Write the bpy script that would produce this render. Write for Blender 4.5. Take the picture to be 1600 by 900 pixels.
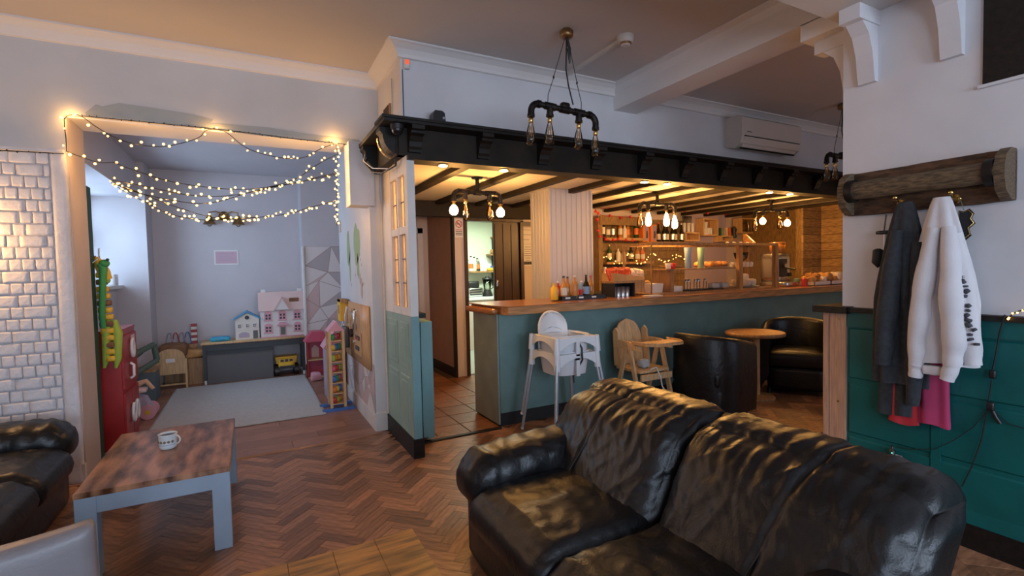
import bpy, bmesh, math, random
from mathutils import Vector, Matrix, noise
random.seed(7)
PI = math.pi
scene = bpy.context.scene
for _o in list(bpy.data.objects):
    bpy.data.objects.remove(_o)
C = scene.collection

# ------------------------------------------------------------------ camera
FPX, CAM_H = 768.83, 1.5
YAW, PITCH, ROLL = 0.48865, -0.039433, -0.022593
_f = Vector((math.sin(YAW)*math.cos(PITCH), math.cos(YAW)*math.cos(PITCH), math.sin(PITCH)))
_r0 = Vector((math.cos(YAW), -math.sin(YAW), 0)); _u0 = _r0.cross(_f)
_r = _r0*math.cos(ROLL)+_u0*math.sin(ROLL); _u = -_r0*math.sin(ROLL)+_u0*math.cos(ROLL)
cam_d = bpy.data.cameras.new('camera'); cam = bpy.data.objects.new('camera', cam_d); C.objects.link(cam)
cam_d.sensor_width = 36; cam_d.lens = FPX/1600*36; cam_d.clip_start = .05; cam_d.clip_end = 200
cam.matrix_world = Matrix(((_r.x, _u.x, -_f.x, 0), (_r.y, _u.y, -_f.y, 0), (_r.z, _u.z, -_f.z, CAM_H), (0, 0, 0, 1)))
scene.camera = cam

def at(px, py, X=None, Y=None, Z=None):
    """a point of the place, measured off the photograph on a known wall, floor or table plane"""
    d = _f+_r*((px-800)/FPX)-_u*((py-450)/FPX)
    t = X/d.x if X is not None else (Y/d.y if Y is not None else (Z-CAM_H)/d.z)
    return Vector((0, 0, CAM_H))+d*t

# ------------------------------------------------------------------ world, exposure
scene.view_settings.view_transform = 'Standard'
scene.view_settings.look = 'None'
scene.view_settings.gamma = 1
scene.view_settings.use_curve_mapping = False
scene.view_settings.exposure = 0.3
w = bpy.data.worlds.new('sky'); scene.world = w; w.use_nodes = True
_nt = w.node_tree; _nt.nodes.clear()
_bg = _nt.nodes.new('ShaderNodeBackground'); _wo = _nt.nodes.new('ShaderNodeOutputWorld')
_bg.inputs[0].default_value = (.42, .62, 1, 1); _bg.inputs[1].default_value = .5
_nt.links.new(_bg.outputs[0], _wo.inputs[0])

def area(name, loc, rot, sx, sy, power, col, spread=PI):
    d = bpy.data.lights.new(name, 'AREA'); d.shape = 'RECTANGLE'; d.size = sx; d.size_y = sy
    d.energy = power; d.color = col; d.spread = spread
    o = bpy.data.objects.new(name, d); o.location = loc; o.rotation_euler = rot; C.objects.link(o)
    return o
def point(name, loc, power, col, rad=.03):
    d = bpy.data.lights.new(name, 'POINT'); d.energy = power; d.color = col; d.shadow_soft_size = rad
    o = bpy.data.objects.new(name, d); o.location = loc; C.objects.link(o)
    return o
def spot(name, loc, power, col, angle=1.7, rad=.03):
    d = bpy.data.lights.new(name, 'SPOT'); d.energy = power; d.color = col; d.shadow_soft_size = rad
    d.spot_size = angle; d.spot_blend = .6
    o = bpy.data.objects.new(name, d); o.location = loc; C.objects.link(o)
    return o
WARM = (1, .56, .22); WARMER = (1, .47, .14); COOL = (.66, .80, 1)
# daylight in the openings of the two windows of the back wall and of the play room window
area('daylight_window_rear', (-1.0, -3.12, 1.75), (PI/2, 0, 0), 2.3, 1.6, 84, COOL)
area('daylight_window_rear', (1.9, -3.12, 1.75), (PI/2, 0, 0), 1.9, 1.6, 84, COOL)
area('daylight_window_playroom', (-1.86, 6.85, 1.95), (0, -PI/2, 0), 1.1, 1.9, 52, (.52, .73, 1))
area('daylight_window_lounge', (6.2, -.92, 1.75), (PI/2, 0, 0), 2.0, 1.6, 14, COOL)

# ------------------------------------------------------------------ materials
M = {}
def mat(name, col, rough=.6, metal=0, var=.0, vscale=6, bump=0, bscale=40, emit=None, es=0, spec=.5,
        stretch=(1, 1, 1), col2=None, coat=0, rand=0, sheen=0, det=4):
    m = bpy.data.materials.new(name); m.use_nodes = True; nt = m.node_tree
    b = nt.nodes['Principled BSDF']
    b.inputs['Base Color'].default_value = (*col, 1); b.inputs['Roughness'].default_value = rough
    b.inputs['Metallic'].default_value = metal; b.inputs['Specular IOR Level'].default_value = spec
    b.inputs['Coat Weight'].default_value = coat; b.inputs['Sheen Weight'].default_value = sheen
    if emit:
        b.inputs['Emission Color'].default_value = (*emit, 1); b.inputs['Emission Strength'].default_value = es
    L = nt.links.new
    if var or bump or col2:
        tc = nt.nodes.new('ShaderNodeTexCoord'); mp = nt.nodes.new('ShaderNodeMapping')
        mp.inputs['Scale'].default_value = stretch; L(tc.outputs['Object'], mp.inputs[0])
    last = None
    if var or col2:
        n = nt.nodes.new('ShaderNodeTexNoise'); n.inputs['Scale'].default_value = vscale; n.inputs['Detail'].default_value = det
        L(mp.outputs[0], n.inputs['Vector'])
        r = nt.nodes.new('ShaderNodeValToRGB'); r.color_ramp.elements[0].position = .36; r.color_ramp.elements[1].position = .64
        a = [max(0, c*(1-var)) for c in col]; z = col2 if col2 else [min(1, c*(1+var)) for c in col]
        r.color_ramp.elements[0].color = (*a, 1); r.color_ramp.elements[1].color = (*z, 1)
        L(n.outputs['Fac'], r.inputs[0]); last = r.outputs[0]; L(last, b.inputs['Base Color'])
    if rand:
        oi = nt.nodes.new('ShaderNodeObjectInfo'); ge = nt.nodes.new('ShaderNodeNewGeometry')
        ad = nt.nodes.new('ShaderNodeMath'); ad.operation = 'ADD'
        L(oi.outputs['Random'], ad.inputs[0]); L(ge.outputs['Random Per Island'], ad.inputs[1])
        fr = nt.nodes.new('ShaderNodeMath'); fr.operation = 'FRACT'; L(ad.outputs[0], fr.inputs[0])
        mr = nt.nodes.new('ShaderNodeMapRange'); mr.inputs['To Min'].default_value = 1-rand; mr.inputs['To Max'].default_value = 1+rand
        L(fr.outputs[0], mr.inputs[0])
        mx = nt.nodes.new('ShaderNodeVectorMath'); mx.operation = 'SCALE'
        if last: L(last, mx.inputs[0])
        else: mx.inputs[0].default_value = col
        L(mr.outputs[0], mx.inputs['Scale']); L(mx.outputs[0], b.inputs['Base Color'])
    if bump:
        n2 = nt.nodes.new('ShaderNodeTexNoise'); n2.inputs['Scale'].default_value = bscale; n2.inputs['Detail'].default_value = 3
        L(mp.outputs[0], n2.inputs['Vector'])
        bp = nt.nodes.new('ShaderNodeBump'); bp.inputs['Strength'].default_value = bump; bp.inputs['Distance'].default_value = .02
        L(n2.outputs['Fac'], bp.inputs['Height']); L(bp.outputs[0], b.inputs['Normal'])
    M[name] = m
    return m
def glass(name, tint=(1, 1, 1), gl=.12, rough=.02):
    m = bpy.data.materials.new(name); m.use_nodes = True; nt = m.node_tree; nt.nodes.clear()
    t = nt.nodes.new('ShaderNodeBsdfTransparent'); t.inputs[0].default_value = (*tint, 1)
    g = nt.nodes.new('ShaderNodeBsdfGlossy'); g.inputs['Roughness'].default_value = rough
    lw = nt.nodes.new('ShaderNodeLayerWeight'); lw.inputs['Blend'].default_value = gl
    mx = nt.nodes.new('ShaderNodeMixShader'); o = nt.nodes.new('ShaderNodeOutputMaterial')
    nt.links.new(lw.outputs['Fresnel'], mx.inputs[0]); nt.links.new(t.outputs[0], mx.inputs[1]); nt.links.new(g.outputs[0], mx.inputs[2])
    nt.links.new(mx.outputs[0], o.inputs[0]); M[name] = m
    return m
def frosted(name):
    m = bpy.data.materials.new(name); m.use_nodes = True; nt = m.node_tree; nt.nodes.clear()
    t = nt.nodes.new('ShaderNodeBsdfTransparent'); t.inputs[0].default_value = (1, .93, .86, 1)
    tl = nt.nodes.new('ShaderNodeBsdfTranslucent'); tl.inputs[0].default_value = (.95, .85, .76, 1)
    g = nt.nodes.new('ShaderNodeBsdfGlossy'); g.inputs['Roughness'].default_value = .12
    a = nt.nodes.new('ShaderNodeMixShader'); a.inputs[0].default_value = .55
    b = nt.nodes.new('ShaderNodeMixShader'); b.inputs[0].default_value = .10; o = nt.nodes.new('ShaderNodeOutputMaterial'); L = nt.links.new
    L(t.outputs[0], a.inputs[1]); L(tl.outputs[0], a.inputs[2]); L(a.outputs[0], b.inputs[1]); L(g.outputs[0], b.inputs[2]); L(b.outputs[0], o.inputs[0]); M[name] = m
    return m
def emat(name, col, s):
    m = bpy.data.materials.new(name); m.use_nodes = True; nt = m.node_tree; nt.nodes.clear()
    e = nt.nodes.new('ShaderNodeEmission'); e.inputs[0].default_value = (*col, 1); e.inputs[1].default_value = s
    o = nt.nodes.new('ShaderNodeOutputMaterial'); nt.links.new(e.outputs[0], o.inputs[0]); M[name] = m
    return m

mat('white_wall', (.62, .61, .63), .75, var=.05, vscale=2, bump=.05, bscale=25)
mat('upper_wall', (.56, .555, .56), .75, var=.06, vscale=1.5, bump=.05, bscale=25)
mat('ceiling', (.56, .53, .51), .8, var=.04, vscale=.8)
mat('coving', (.72, .70, .69), .6)
mat('brick_paint', (.68, .66, .68), .55, var=.06, vscale=9, bump=.35, bscale=30)
mat('mortar_paint', (.58, .56, .59), .8, var=.15, vscale=14, bump=.3)
mat('play_wall', (.52, .49, .51), .7, var=.03, vscale=2)
mat('reveal', (.52, .44, .40), .65, var=.05, vscale=3)
mat('teal', (.002, .10, .096), .42, var=.12, vscale=4, bump=.08, bscale=12)
mat('bar_panel', (.125, .225, .218), .5, var=.08, vscale=5, bump=.05, bscale=20)
mat('bar_end', (.22, .26, .245), .5, var=.1, vscale=5)
mat('green_panel', (.25, .36, .31), .5, var=.08, vscale=5)
mat('blue_post', (.15, .29, .30), .5, var=.05)
mat('frame_white', (.66, .62, .58), .5, var=.04)
mat('black_wood', (.012, .009, .007), .5, spec=.3, var=.35, vscale=4, stretch=(1, 8, 8), bump=.1)
mat('fascia', (.018, .012, .007), .6, var=.3, vscale=5, spec=.25)
mat('black_gloss', (.01, .01, .011), .25)
mat('black_matt', (.012, .012, .013), .7)
mat('counter_wood', (.30, .115, .035), .28, var=.3, vscale=5, stretch=(1, 12, 12), coat=.3)
mat('counter_lip', (.42, .20, .075), .4, var=.25, vscale=5, stretch=(1, 10, 10))
mat('parquet', (.25, .125, .068), .34, var=.28, vscale=9, stretch=(1, 5, 1), rand=.42, bump=.04)
mat('parquet_base', (.13, .062, .034), .5)
mat('laminate', (.25, .125, .085), .33, var=.25, vscale=7, stretch=(1, 12, 1), rand=.22)
mat('terracotta', (.22, .085, .032), .45, var=.2, vscale=9, rand=.15, bump=.05)
mat('grout', (.06, .03, .017), .8)
mat('rug', (.42, .43, .43), .95, var=.06, vscale=30, bump=.4, bscale=300, sheen=.2)
mat('leather', (.006, .006, .007), .37, var=.3, vscale=6, bump=.07, bscale=160, spec=.42)
def _creases(m):
    nt = m.node_tree; b = nt.nodes['Principled BSDF']; L = nt.links.new; old = b.inputs['Normal'].links[0].from_socket
    tc = nt.nodes.new('ShaderNodeTexCoord'); n = nt.nodes.new('ShaderNodeTexNoise'); n.inputs['Scale'].default_value = 9; n.inputs['Detail'].default_value = 5; n.inputs['Distortion'].default_value = 1.6
    L(tc.outputs['Object'], n.inputs['Vector']); bp = nt.nodes.new('ShaderNodeBump'); bp.inputs['Strength'].default_value = .16; bp.inputs['Distance'].default_value = .03
    L(n.outputs['Fac'], bp.inputs['Height']); L(old, bp.inputs['Normal']); L(bp.outputs[0], b.inputs['Normal'])
_creases(M['leather'])
mat('leather_seam', (.006, .006, .007), .5)
mat('grey_leather', (.21, .20, .215), .38, var=.06, bump=.08, bscale=150)
mat('grey_paint', (.25, .32, .40), .5, var=.06, vscale=4)
mat('rustic', (.24, .085, .028), .30, var=.75, vscale=4.2, det=8, stretch=(3.2, .8, 1), col2=(.40, .20, .11), bump=.12, bscale=30)
mat('rustic2', (.25, .105, .02), .36, var=.55, vscale=5, stretch=(1, 7, 1), bump=.06)
mat('pine', (.50, .29, .13), .5, var=.2, vscale=6, stretch=(10, 10, 1))
mat('light_wood', (.56, .36, .18), .5, var=.15, vscale=7, stretch=(8, 8, 1))
mat('mid_wood', (.34, .18, .07), .45, var=.25, vscale=6, stretch=(6, 6, 1))
mat('raw_post', (.47, .27, .17), .6, var=.18, vscale=6, stretch=(12, 12, 1), bump=.1)
mat('old_wood', (.085, .042, .02), .7, var=.5, vscale=7, stretch=(8, 2, 8), bump=.4, bscale=50)
mat('old_wood2', (.13, .085, .045), .65, var=.5, vscale=14, stretch=(8, 1.5, 8), bump=.5, bscale=60)
mat('plank_wall', (.30, .18, .07), .6, var=.3, vscale=5, stretch=(2, 2, 10), rand=.22)
mat('backbar_wood', (.20, .12, .045), .6, var=.3, vscale=5, stretch=(10, 10, 2))
mat('dark_door', (.045, .022, .012), .4, var=.3, vscale=4, stretch=(12, 12, 1))
mat('brown_wall', (.36, .21, .155), .7, var=.05)
mat('jamb_white', (.56, .47, .42), .6)
mat('beadboard', (.52, .49, .48), .42)
mat('kitchen_wall', (.62, .68, .56), .7)
mat('white_plastic', (.68, .69, .71), .35)
mat('offwhite_plastic', (.62, .57, .52), .4)
mat('grey_metal', (.42, .47, .52), .35, metal=.4)
mat('steel', (.55, .55, .55), .25, metal=1)
mat('brass', (.62, .42, .15), .25, metal=1)
mat('pipe', (.028, .024, .022), .42, metal=.75, var=.4, vscale=20, bump=.2, bscale=80)
mat('pipe_brass', (.30, .17, .07), .35, metal=.8, var=.3, vscale=20)
mat('black_plastic', (.014, .014, .015), .4)
mat('charcoal_cloth', (.028, .032, .038), .9, var=.2, vscale=40, bump=.2, bscale=250)
mat('white_cloth', (.62, .60, .62), .9, var=.04, vscale=10, bump=.15, bscale=250)
mat('red_cloth', (.42, .02, .03), .85, var=.1); mat('pink_cloth', (.40, .035, .11), .85, var=.12)
mat('paper', (.70, .68, .66), .7); mat('pink_paper', (.55, .36, .42), .7); mat('ink', (.05, .05, .06), .7)
mat('red', (.50, .025, .02), .4); mat('toy_red', (.33, .012, .012), .4, var=.1); mat('orange', (.65, .17, .03), .5)
mat('yellow', (.70, .42, .03), .5); mat('toy_green', (.05, .28, .08), .7); mat('dark_green', (.01, .06, .045), .6)
mat('lime', (.32, .44, .06), .7); mat('blue', (.05, .15, .45), .4); mat('turquoise', (.03, .36, .50), .4)
mat('roof_blue', (.06, .27, .50), .5); mat('pink', (.60, .30, .36), .5); mat('pale_pink', (.66, .48, .45), .6)
mat('hot_pink', (.55, .08, .14), .45); mat('cream', (.66, .62, .55), .6); mat('doll_white', (.66, .62, .60), .55)
mat('slate_box', (.085, .13, .15), .6); mat('sage', (.09, .14, .11), .6); mat('grey_board', (.10, .095, .10), .5)
mat('dark_metal', (.025, .03, .035), .45); mat('brown_cushion', (.20, .095, .045), .85, var=.2, bump=.2)
mat('skin_doll', (.60, .34, .22), .6); mat('lilac', (.40, .33, .42), .5)
mat('w1', (.42, .37, .37), .7); mat('w2', (.56, .40, .38), .7); mat('w3', (.66, .60, .58), .7); mat('w4', (.50, .42, .41), .7)
mat('wline', (.36, .27, .25), .7)
mat('map_green', (.30, .40, .20), .7); mat('map_tan', (.45, .36, .30), .7)
mat('caramel', (.45, .20, .05), .3); mat('ketchup', (.40, .03, .015), .3); mat('amber', (.42, .16, .02), .2)
mat('dark_bottle', (.012, .014, .010), .12); mat('green_bottle', (.03, .07, .02), .12); mat('label', (.66, .60, .48), .6)
mat('blue_label', (.20, .32, .50), .5); mat('pastry', (.52, .24, .07), .6, var=.35, vscale=20); mat('sugar', (.68, .58, .52), .7)
mat('crisp_red', (.55, .06, .02), .28, var=.3, vscale=30); mat('crisp_white', (.60, .45, .36), .28, var=.4, vscale=25)
mat('purple_paper', (.26, .22, .36), .6); mat('berry', (.62, .02, .02), .35); mat('ribbon', (.40, .03, .02), .5)
mat('terra_orange', (.60, .15, .04), .6); mat('book_tan', (.50, .33, .20), .6); mat('silver', (.65, .65, .66), .3, metal=.9)
mat('coffee', (.02, .010, .006), .15); mat('mug_pale', (.60, .66, .68), .25); mat('ornament', (.20, .15, .09), .6)
mat('lead', (.07, .07, .07), .5, metal=.5); mat('cork', (.40, .24, .11), .7)
mat('wire', (.01, .01, .008), .6); mat('sign_red', (.55, .02, .02), .5); mat('leaf_dark', (.03, .08, .02), .6)
mat('parcel', (.50, .26, .09), .6, var=.2); mat('lino', (.30, .32, .28), .5); mat('mint', (.20, .34, .26), .5)
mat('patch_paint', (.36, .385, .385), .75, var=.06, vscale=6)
glass('pane'); frosted('leaded_pane'); glass('bulb_glass', (1, .93, .82), .35)
glass('clear_bottle', (.93, .95, .92), .3); glass('smoke_dome', (.08, .08, .09), .4)
emat('fairy', (1, .48, .10), 8); emat('bulb_hot', (1, .49, .13), 240); emat('filament', (1, .45, .12), .35)
emat('downlight', (1, .55, .18), 170); emat('sky_pane', (.62, .80, 1), 1.15); emat('led_green', (.1, 1, .5), 3)
emat('led_red', (1, .12, .05), .9); emat('shade_glow', (1, .54, .20), 80); emat('fill_globe_glow', (1, .56, .24), 20)

# ------------------------------------------------------------------ mesh helpers
def V(*a): return Vector(a)
class MB:
    """collects shapes for ONE mesh object"""
    def __init__(s): s.v = []; s.f = []; s.m = []; s.sm = []; s.mi = 0
    def add(s, vs, fs, smooth=False, mi=None):
        o = len(s.v); s.v += [Vector(p) for p in vs]
        for f in fs: s.f.append([i+o for i in f]); s.m.append(s.mi if mi is None else mi); s.sm.append(smooth)
        return s
    def box(s, x0, y0, z0, x1, y1, z1, mi=None):
        x0, x1 = min(x0, x1), max(x0, x1); y0, y1 = min(y0, y1), max(y0, y1); z0, z1 = min(z0, z1), max(z0, z1)
        return s.add([(x0, y0, z0), (x1, y0, z0), (x1, y1, z0), (x0, y1, z0), (x0, y0, z1), (x1, y0, z1), (x1, y1, z1), (x0, y1, z1)],
                     [(0, 3, 2, 1), (4, 5, 6, 7), (0, 1, 5, 4), (1, 2, 6, 5), (2, 3, 7, 6), (3, 0, 4, 7)], mi=mi)
    def cbox(s, c, sx, sy, sz, mi=None):
        return s.box(c[0]-sx/2, c[1]-sy/2, c[2]-sz/2, c[0]+sx/2, c[1]+sy/2, c[2]+sz/2, mi)
    def chbox(s, x0, y0, z0, x1, y1, z1, ch=.004, axis='z', mi=None):
        """box with its face on +axis chamfered"""
        P = []
        def fr(a, b, c, d, h, i): return [(a+i, b+i, h), (c-i, b+i, h), (c-i, d-i, h), (a+i, d-i, h)]
        if axis == 'z': P = fr(x0, y0, x1, y1, z0, 0)+fr(x0, y0, x1, y1, z1-ch, 0)+fr(x0, y0, x1, y1, z1, ch)
        elif axis == '-y':
            q = fr(x0, z0, x1, z1, y1, 0)+fr(x0, z0, x1, z1, y0+ch, 0)+fr(x0, z0, x1, z1, y0, ch); P = [(a, c, b) for a, b, c in q]
        elif axis == '-x':
            q = fr(y0, z0, y1, z1, x1, 0)+fr(y0, z0, y1, z1, x0+ch, 0)+fr(y0, z0, y1, z1, x0, ch); P = [(c, a, b) for a, b, c in q]
        F = [(3, 2, 1, 0), (8, 9, 10, 11)]
        for k in (0, 4):
            for i in range(4): F.append((k+i, k+(i+1) % 4, k+4+(i+1) % 4, k+4+i))
        return s.add(P, F, mi=mi)
    def prism(s, poly, a, b, axis='z', mi=None):
        """extrude a 2-D polygon from a to b along an axis"""
        n = len(poly)
        def p3(p, h): return {'z': (p[0], p[1], h), 'y': (p[0], h, p[1]), 'x': (h, p[0], p[1])}[axis]
        vs = [p3(p, a) for p in poly]+[p3(p, b) for p in poly]
        fs = [tuple(range(n))[::-1], tuple(range(n, 2*n))]+[(i, (i+1) % n, n+(i+1) % n, n+i) for i in range(n)]
        return s.add(vs, fs, mi=mi)
    def cyl(s, a, b, r0, r1=None, n=14, cap=True, mi=None, smooth=True):
        a = Vector(a); b = Vector(b); r1 = r0 if r1 is None else r1
        d = (b-a).normalized(); t = d.orthogonal().normalized(); q = d.cross(t)
        vs = []
        for p, r in ((a, r0), (b, r1)):
            for i in range(n):
                g = 2*PI*i/n; vs.append(p+(t*math.cos(g)+q*math.sin(g))*r)
        s.add(vs, [(i, (i+1) % n, n+(i+1) % n, n+i) for i in range(n)], smooth, mi)
        if cap: s.add(vs, [tuple(range(n))[::-1], tuple(range(n, 2*n))], False, mi)
        return s
    def tube(s, pts, r, n=8, closed=False, mi=None, cap=True):
        pts = [Vector(p) for p in pts]; N = len(pts); vs = []; up = None
        rr = r if isinstance(r, (list, tuple)) else [r]*N
        for i, p in enumerate(pts):
            a = pts[i-1] if (i or closed) else p; b = pts[(i+1) % N] if (i < N-1 or closed) else p
            d = (b-a).normalized() if (b-a).length > 1e-9 else V(0, 0, 1)
            if up is None: up = d.orthogonal().normalized()
            up = (up-d*up.dot(d)); up = up.normalized() if up.length > 1e-6 else d.orthogonal().normalized()
            q = d.cross(up)
            for k in range(n):
                g = 2*PI*k/n; vs.append(p+(up*math.cos(g)+q*math.sin(g))*rr[i])
        fs = []
        for i in range(N if closed else N-1):
            for k in range(n):
                a = i*n+k; b = i*n+(k+1) % n; j = ((i+1) % N)*n
                fs.append((a, b, j+(k+1) % n, j+k))
        s.add(vs, fs, True, mi)
        if cap and not closed: s.add(vs, [tuple(range(n))[::-1], tuple(range((N-1)*n, N*n))], False, mi)
        return s
    def lathe(s, prof, c=(0, 0, 0), n=18, mi=None, smooth=True):
        """prof: (radius, z) from bottom to top"""
        vs = []; N = len(prof)
        for r, z in prof:
            for k in range(n):
                g = 2*PI*k/n; vs.append((c[0]+r*math.cos(g), c[1]+r*math.sin(g), c[2]+z))
        fs = [(i*n+k, i*n+(k+1) % n, (i+1)*n+(k+1) % n, (i+1)*n+k) for i in range(N-1) for k in range(n)]
        s.add(vs, fs, smooth, mi)
        s.add(vs, [tuple(range(n))[::-1], tuple(range((N-1)*n, N*n))], False, mi)
        return s
    def ball(s, c, r, n=10, m=6, sc=(1, 1, 1), mi=None):
        vs = [(c[0], c[1], c[2]-r*sc[2])]; 
        for i in range(1, m):
            t = -PI/2+PI*i/m
            for k in range(n):
                g = 2*PI*k/n; vs.append((c[0]+r*sc[0]*math.cos(t)*math.cos(g), c[1]+r*sc[1]*math.cos(t)*math.sin(g), c[2]+r*sc[2]*math.sin(t)))
        vs.append((c[0], c[1], c[2]+r*sc[2])); T = len(vs)-1
        fs = [(0, 1+(k+1) % n, 1+k) for k in range(n)]
        for i in range(m-2):
            for k in range(n): fs.append((1+i*n+k, 1+i*n+(k+1) % n, 1+(i+1)*n+(k+1) % n, 1+(i+1)*n+k))
        fs += [(T, 1+(m-2)*n+k, 1+(m-2)*n+(k+1) % n) for k in range(n)]
        return s.add(vs, fs, True, mi)
    def rbox(s, c, size, r, n=8, fn=None, mi=None):
        """box with rounded edges, subdivided; fn(p, u) deforms (u in -1..1)"""
        hx, hy, hz = [a/2 for a in size]; idx = {}; vs = []; fs = []
        nn = n if isinstance(n, (list, tuple)) else (n, n, n)
        def vid(i, j, k):
            key = (i, j, k)
            if key in idx: return idx[key]
            u = V(2*i/nn[0]-1, 2*j/nn[1]-1, 2*k/nn[2]-1)
            # denser toward edges
            g = lambda t: math.sin(t*PI/2)*.5+t*.5
            p = V(g(u.x)*hx, g(u.y)*hy, g(u.z)*hz)
            q = V(max(-hx+r, min(hx-r, p.x)), max(-hy+r, min(hy-r, p.y)), max(-hz+r, min(hz-r, p.z)))
            d = p-q
            if d.length > 1e-9: p = q+d.normalized()*r
            if fn: p = fn(p, u)
            vs.append(Vector(c)+p); idx[key] = len(vs)-1
            return idx[key]
        a, b, e = nn
        for j in range(b):
            for k in range(e):
                fs.append((vid(0, j, k), vid(0, j, k+1), vid(0, j+1, k+1), vid(0, j+1, k)))
                fs.append((vid(a, j, k), vid(a, j+1, k), vid(a, j+1, k+1), vid(a, j, k+1)))
        for i in range(a):
            for k in range(e):
                fs.append((vid(i, 0, k), vid(i+1, 0, k), vid(i+1, 0, k+1), vid(i, 0, k+1)))
                fs.append((vid(i, b, k), vid(i, b, k+1), vid(i+1, b, k+1), vid(i+1, b, k)))
        for i in range(a):
            for j in range(b):
                fs.append((vid(i, j, 0), vid(i, j+1, 0), vid(i+1, j+1, 0), vid(i+1, j, 0)))
                fs.append((vid(i, j, e), vid(i+1, j, e), vid(i+1, j+1, e), vid(i, j+1, e)))
        return s.add(vs, fs, True, mi)
    def grid(s, fn, nu, nv, smooth=True, mi=None, closed_u=False):
        vs = [fn(i/nu, j/nv) for j in range(nv+1) for i in range(nu+1)]
        fs = [(j*(nu+1)+i, j*(nu+1)+i+1, (j+1)*(nu+1)+i+1, (j+1)*(nu+1)+i) for j in range(nv) for i in range(nu)]
        return s.add(vs, fs, smooth, mi)
    def xf(s, mx): s.v = [mx @ p for p in s.v]; return s
    def mesh(s, name, mats):
        me = bpy.data.meshes.new(name); me.from_pydata([tuple(p) for p in s.v], [], s.f)
        if not isinstance(mats, (list, tuple)): mats = [mats]
        for m in mats: me.materials.append(M[m] if isinstance(m, str) else m)
        me.polygons.foreach_set('material_index', s.m); me.polygons.foreach_set('use_smooth', s.sm)
        me.update(); return me
    def build(s, name, mats, parent=None, loc=None):
        o = bpy.data.objects.new(name, s.mesh(name, mats)); C.objects.link(o)
        if parent is not None: o.parent = parent
        if loc is not None: o.location = loc
        return o
def tag(o, label=None, cat=None, group=None, kind=None):
    if label: o['label'] = label
    if cat: o['category'] = cat
    if group: o['group'] = group
    if kind: o['kind'] = kind
    return o
def thing(name, label, cat, loc=(0, 0, 0), rz=0, group=None):
    o = bpy.data.objects.new(name, None); C.objects.link(o); o.location = loc; o.rotation_euler = (0, 0, rz); o.empty_display_size = .1
    return tag(o, label, cat, group)
def st(o): o['kind'] = 'structure'; return o
def inst(o, parent, loc, rot=(0, 0, 0), sc=(1, 1, 1)):
    c = o.copy(); C.objects.link(c); c.parent = parent; c.location = loc; c.rotation_euler = rot; c.scale = sc
    return c
def copy_tree(o, parent=None):
    c = o.copy(); C.objects.link(c); c.parent = parent
    for ch in list(o.children): copy_tree(ch, c)
    return c
def relabel(o, label): o['label'] = label; return o
def arc(c, r, a0, a1, n, ax='xz'):
    out = []
    for i in range(n+1):
        g = a0+(a1-a0)*i/n; a, b = r*math.cos(g), r*math.sin(g)
        out.append(V(c[0]+a, c[1], c[2]+b) if ax == 'xz' else (V(c[0]+a, c[1]+b, c[2]) if ax == 'xy' else V(c[0], c[1]+a, c[2]+b)))
    return out
def text_mesh(body, size, m, parent, name, matrix, extrude=.0006):
    cu = bpy.data.curves.new(name, 'FONT'); cu.body = body; cu.size = size; cu.extrude = extrude; cu.align_x = 'CENTER'; cu.align_y = 'CENTER'
    o = bpy.data.objects.new(name, cu); C.objects.link(o)
    dg = bpy.context.evaluated_depsgraph_get(); me = bpy.data.meshes.new_from_object(o.evaluated_get(dg))
    bpy.data.objects.remove(o); me.materials.clear(); me.materials.append(M[m])
    me.transform(matrix); r = bpy.data.objects.new(name, me); C.objects.link(r); r.parent = parent
    return r
# ------------------------------------------------------------------ THE SETTING
CE = 3.28
def pj(p):
    d = Vector(p)-V(0, 0, CAM_H); wv = d.dot(_f)
    return (800+FPX*d.dot(_r)/wv, 450-FPX*d.dot(_u)/wv, wv)
floor = st(MB().box(-3.6, -3.2, -.12, 9, 9.2, -.014).build('floor', 'parquet_base'))
MB().box(-3.6, -3.2, -.014, 9, .3, -.001).build('parquet_field', 'parquet', floor)['kind'] = 'stuff'
MB().box(-3.6, .3, -.014, -2.5, 4.55, -.001).build('parquet_field', 'parquet', floor)['kind'] = 'stuff'
# herringbone parquet blocks
BL, BW = .28, .07
blk = MB().chbox(-BL/2+.0004, -BW/2+.0004, -.014, BL/2-.0004, BW/2-.0004, 0, .0007).mesh('parquet_block', 'parquet')
cells = []
k4 = 4
for n in range(-160, 160):
    for m in range(-24, 25):
        for hv in (0, 1):
            if hv == 0: cx, cy, rot = n+k4/2+2*k4*m, n+.5, 0
            else: cx, cy, rot = n+k4+.5+2*k4*m, n-k4/2+1, PI/2
            x, y = cx*BW, cy*BW; c = math.cos(PI/4)
            X, Y = (x-y)*c+2.5, (x+y)*c+2.0
            if -2.45 < X < 8.4 and .32 < Y < 4.63 and not (Y > 4.2 and X > 1.05): cells.append((X, Y, rot+PI/4))
def seen(X, Y):
    p = pj((X, Y, 0))
    if p[2] < .3 or not (-20 < p[0] < 1620 and p[1] < 915): return False
    if .8 < X < 2.15 and .3 < Y < 2.45: return False        # under the sofa
    if X < -.9: return False
    if 3.2 < X < 3.6 and Y < 1.8: return False
    if X > 1.1 and Y > 4.05: return False
    if 1.6 < X < 3.2 and Y < 2.75: return False              # behind the sofa
    return True
cells.sort(key=lambda c: (not seen(c[0], c[1]), pj((c[0], c[1], 0))[2]))
for X, Y, r in cells[:300]:
    o = bpy.data.objects.new('parquet_block', blk); C.objects.link(o); o.parent = floor; o.location = (X, Y, random.uniform(-.0006, .0004)); o.rotation_euler = (0, 0, r)
mb = MB()
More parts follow.
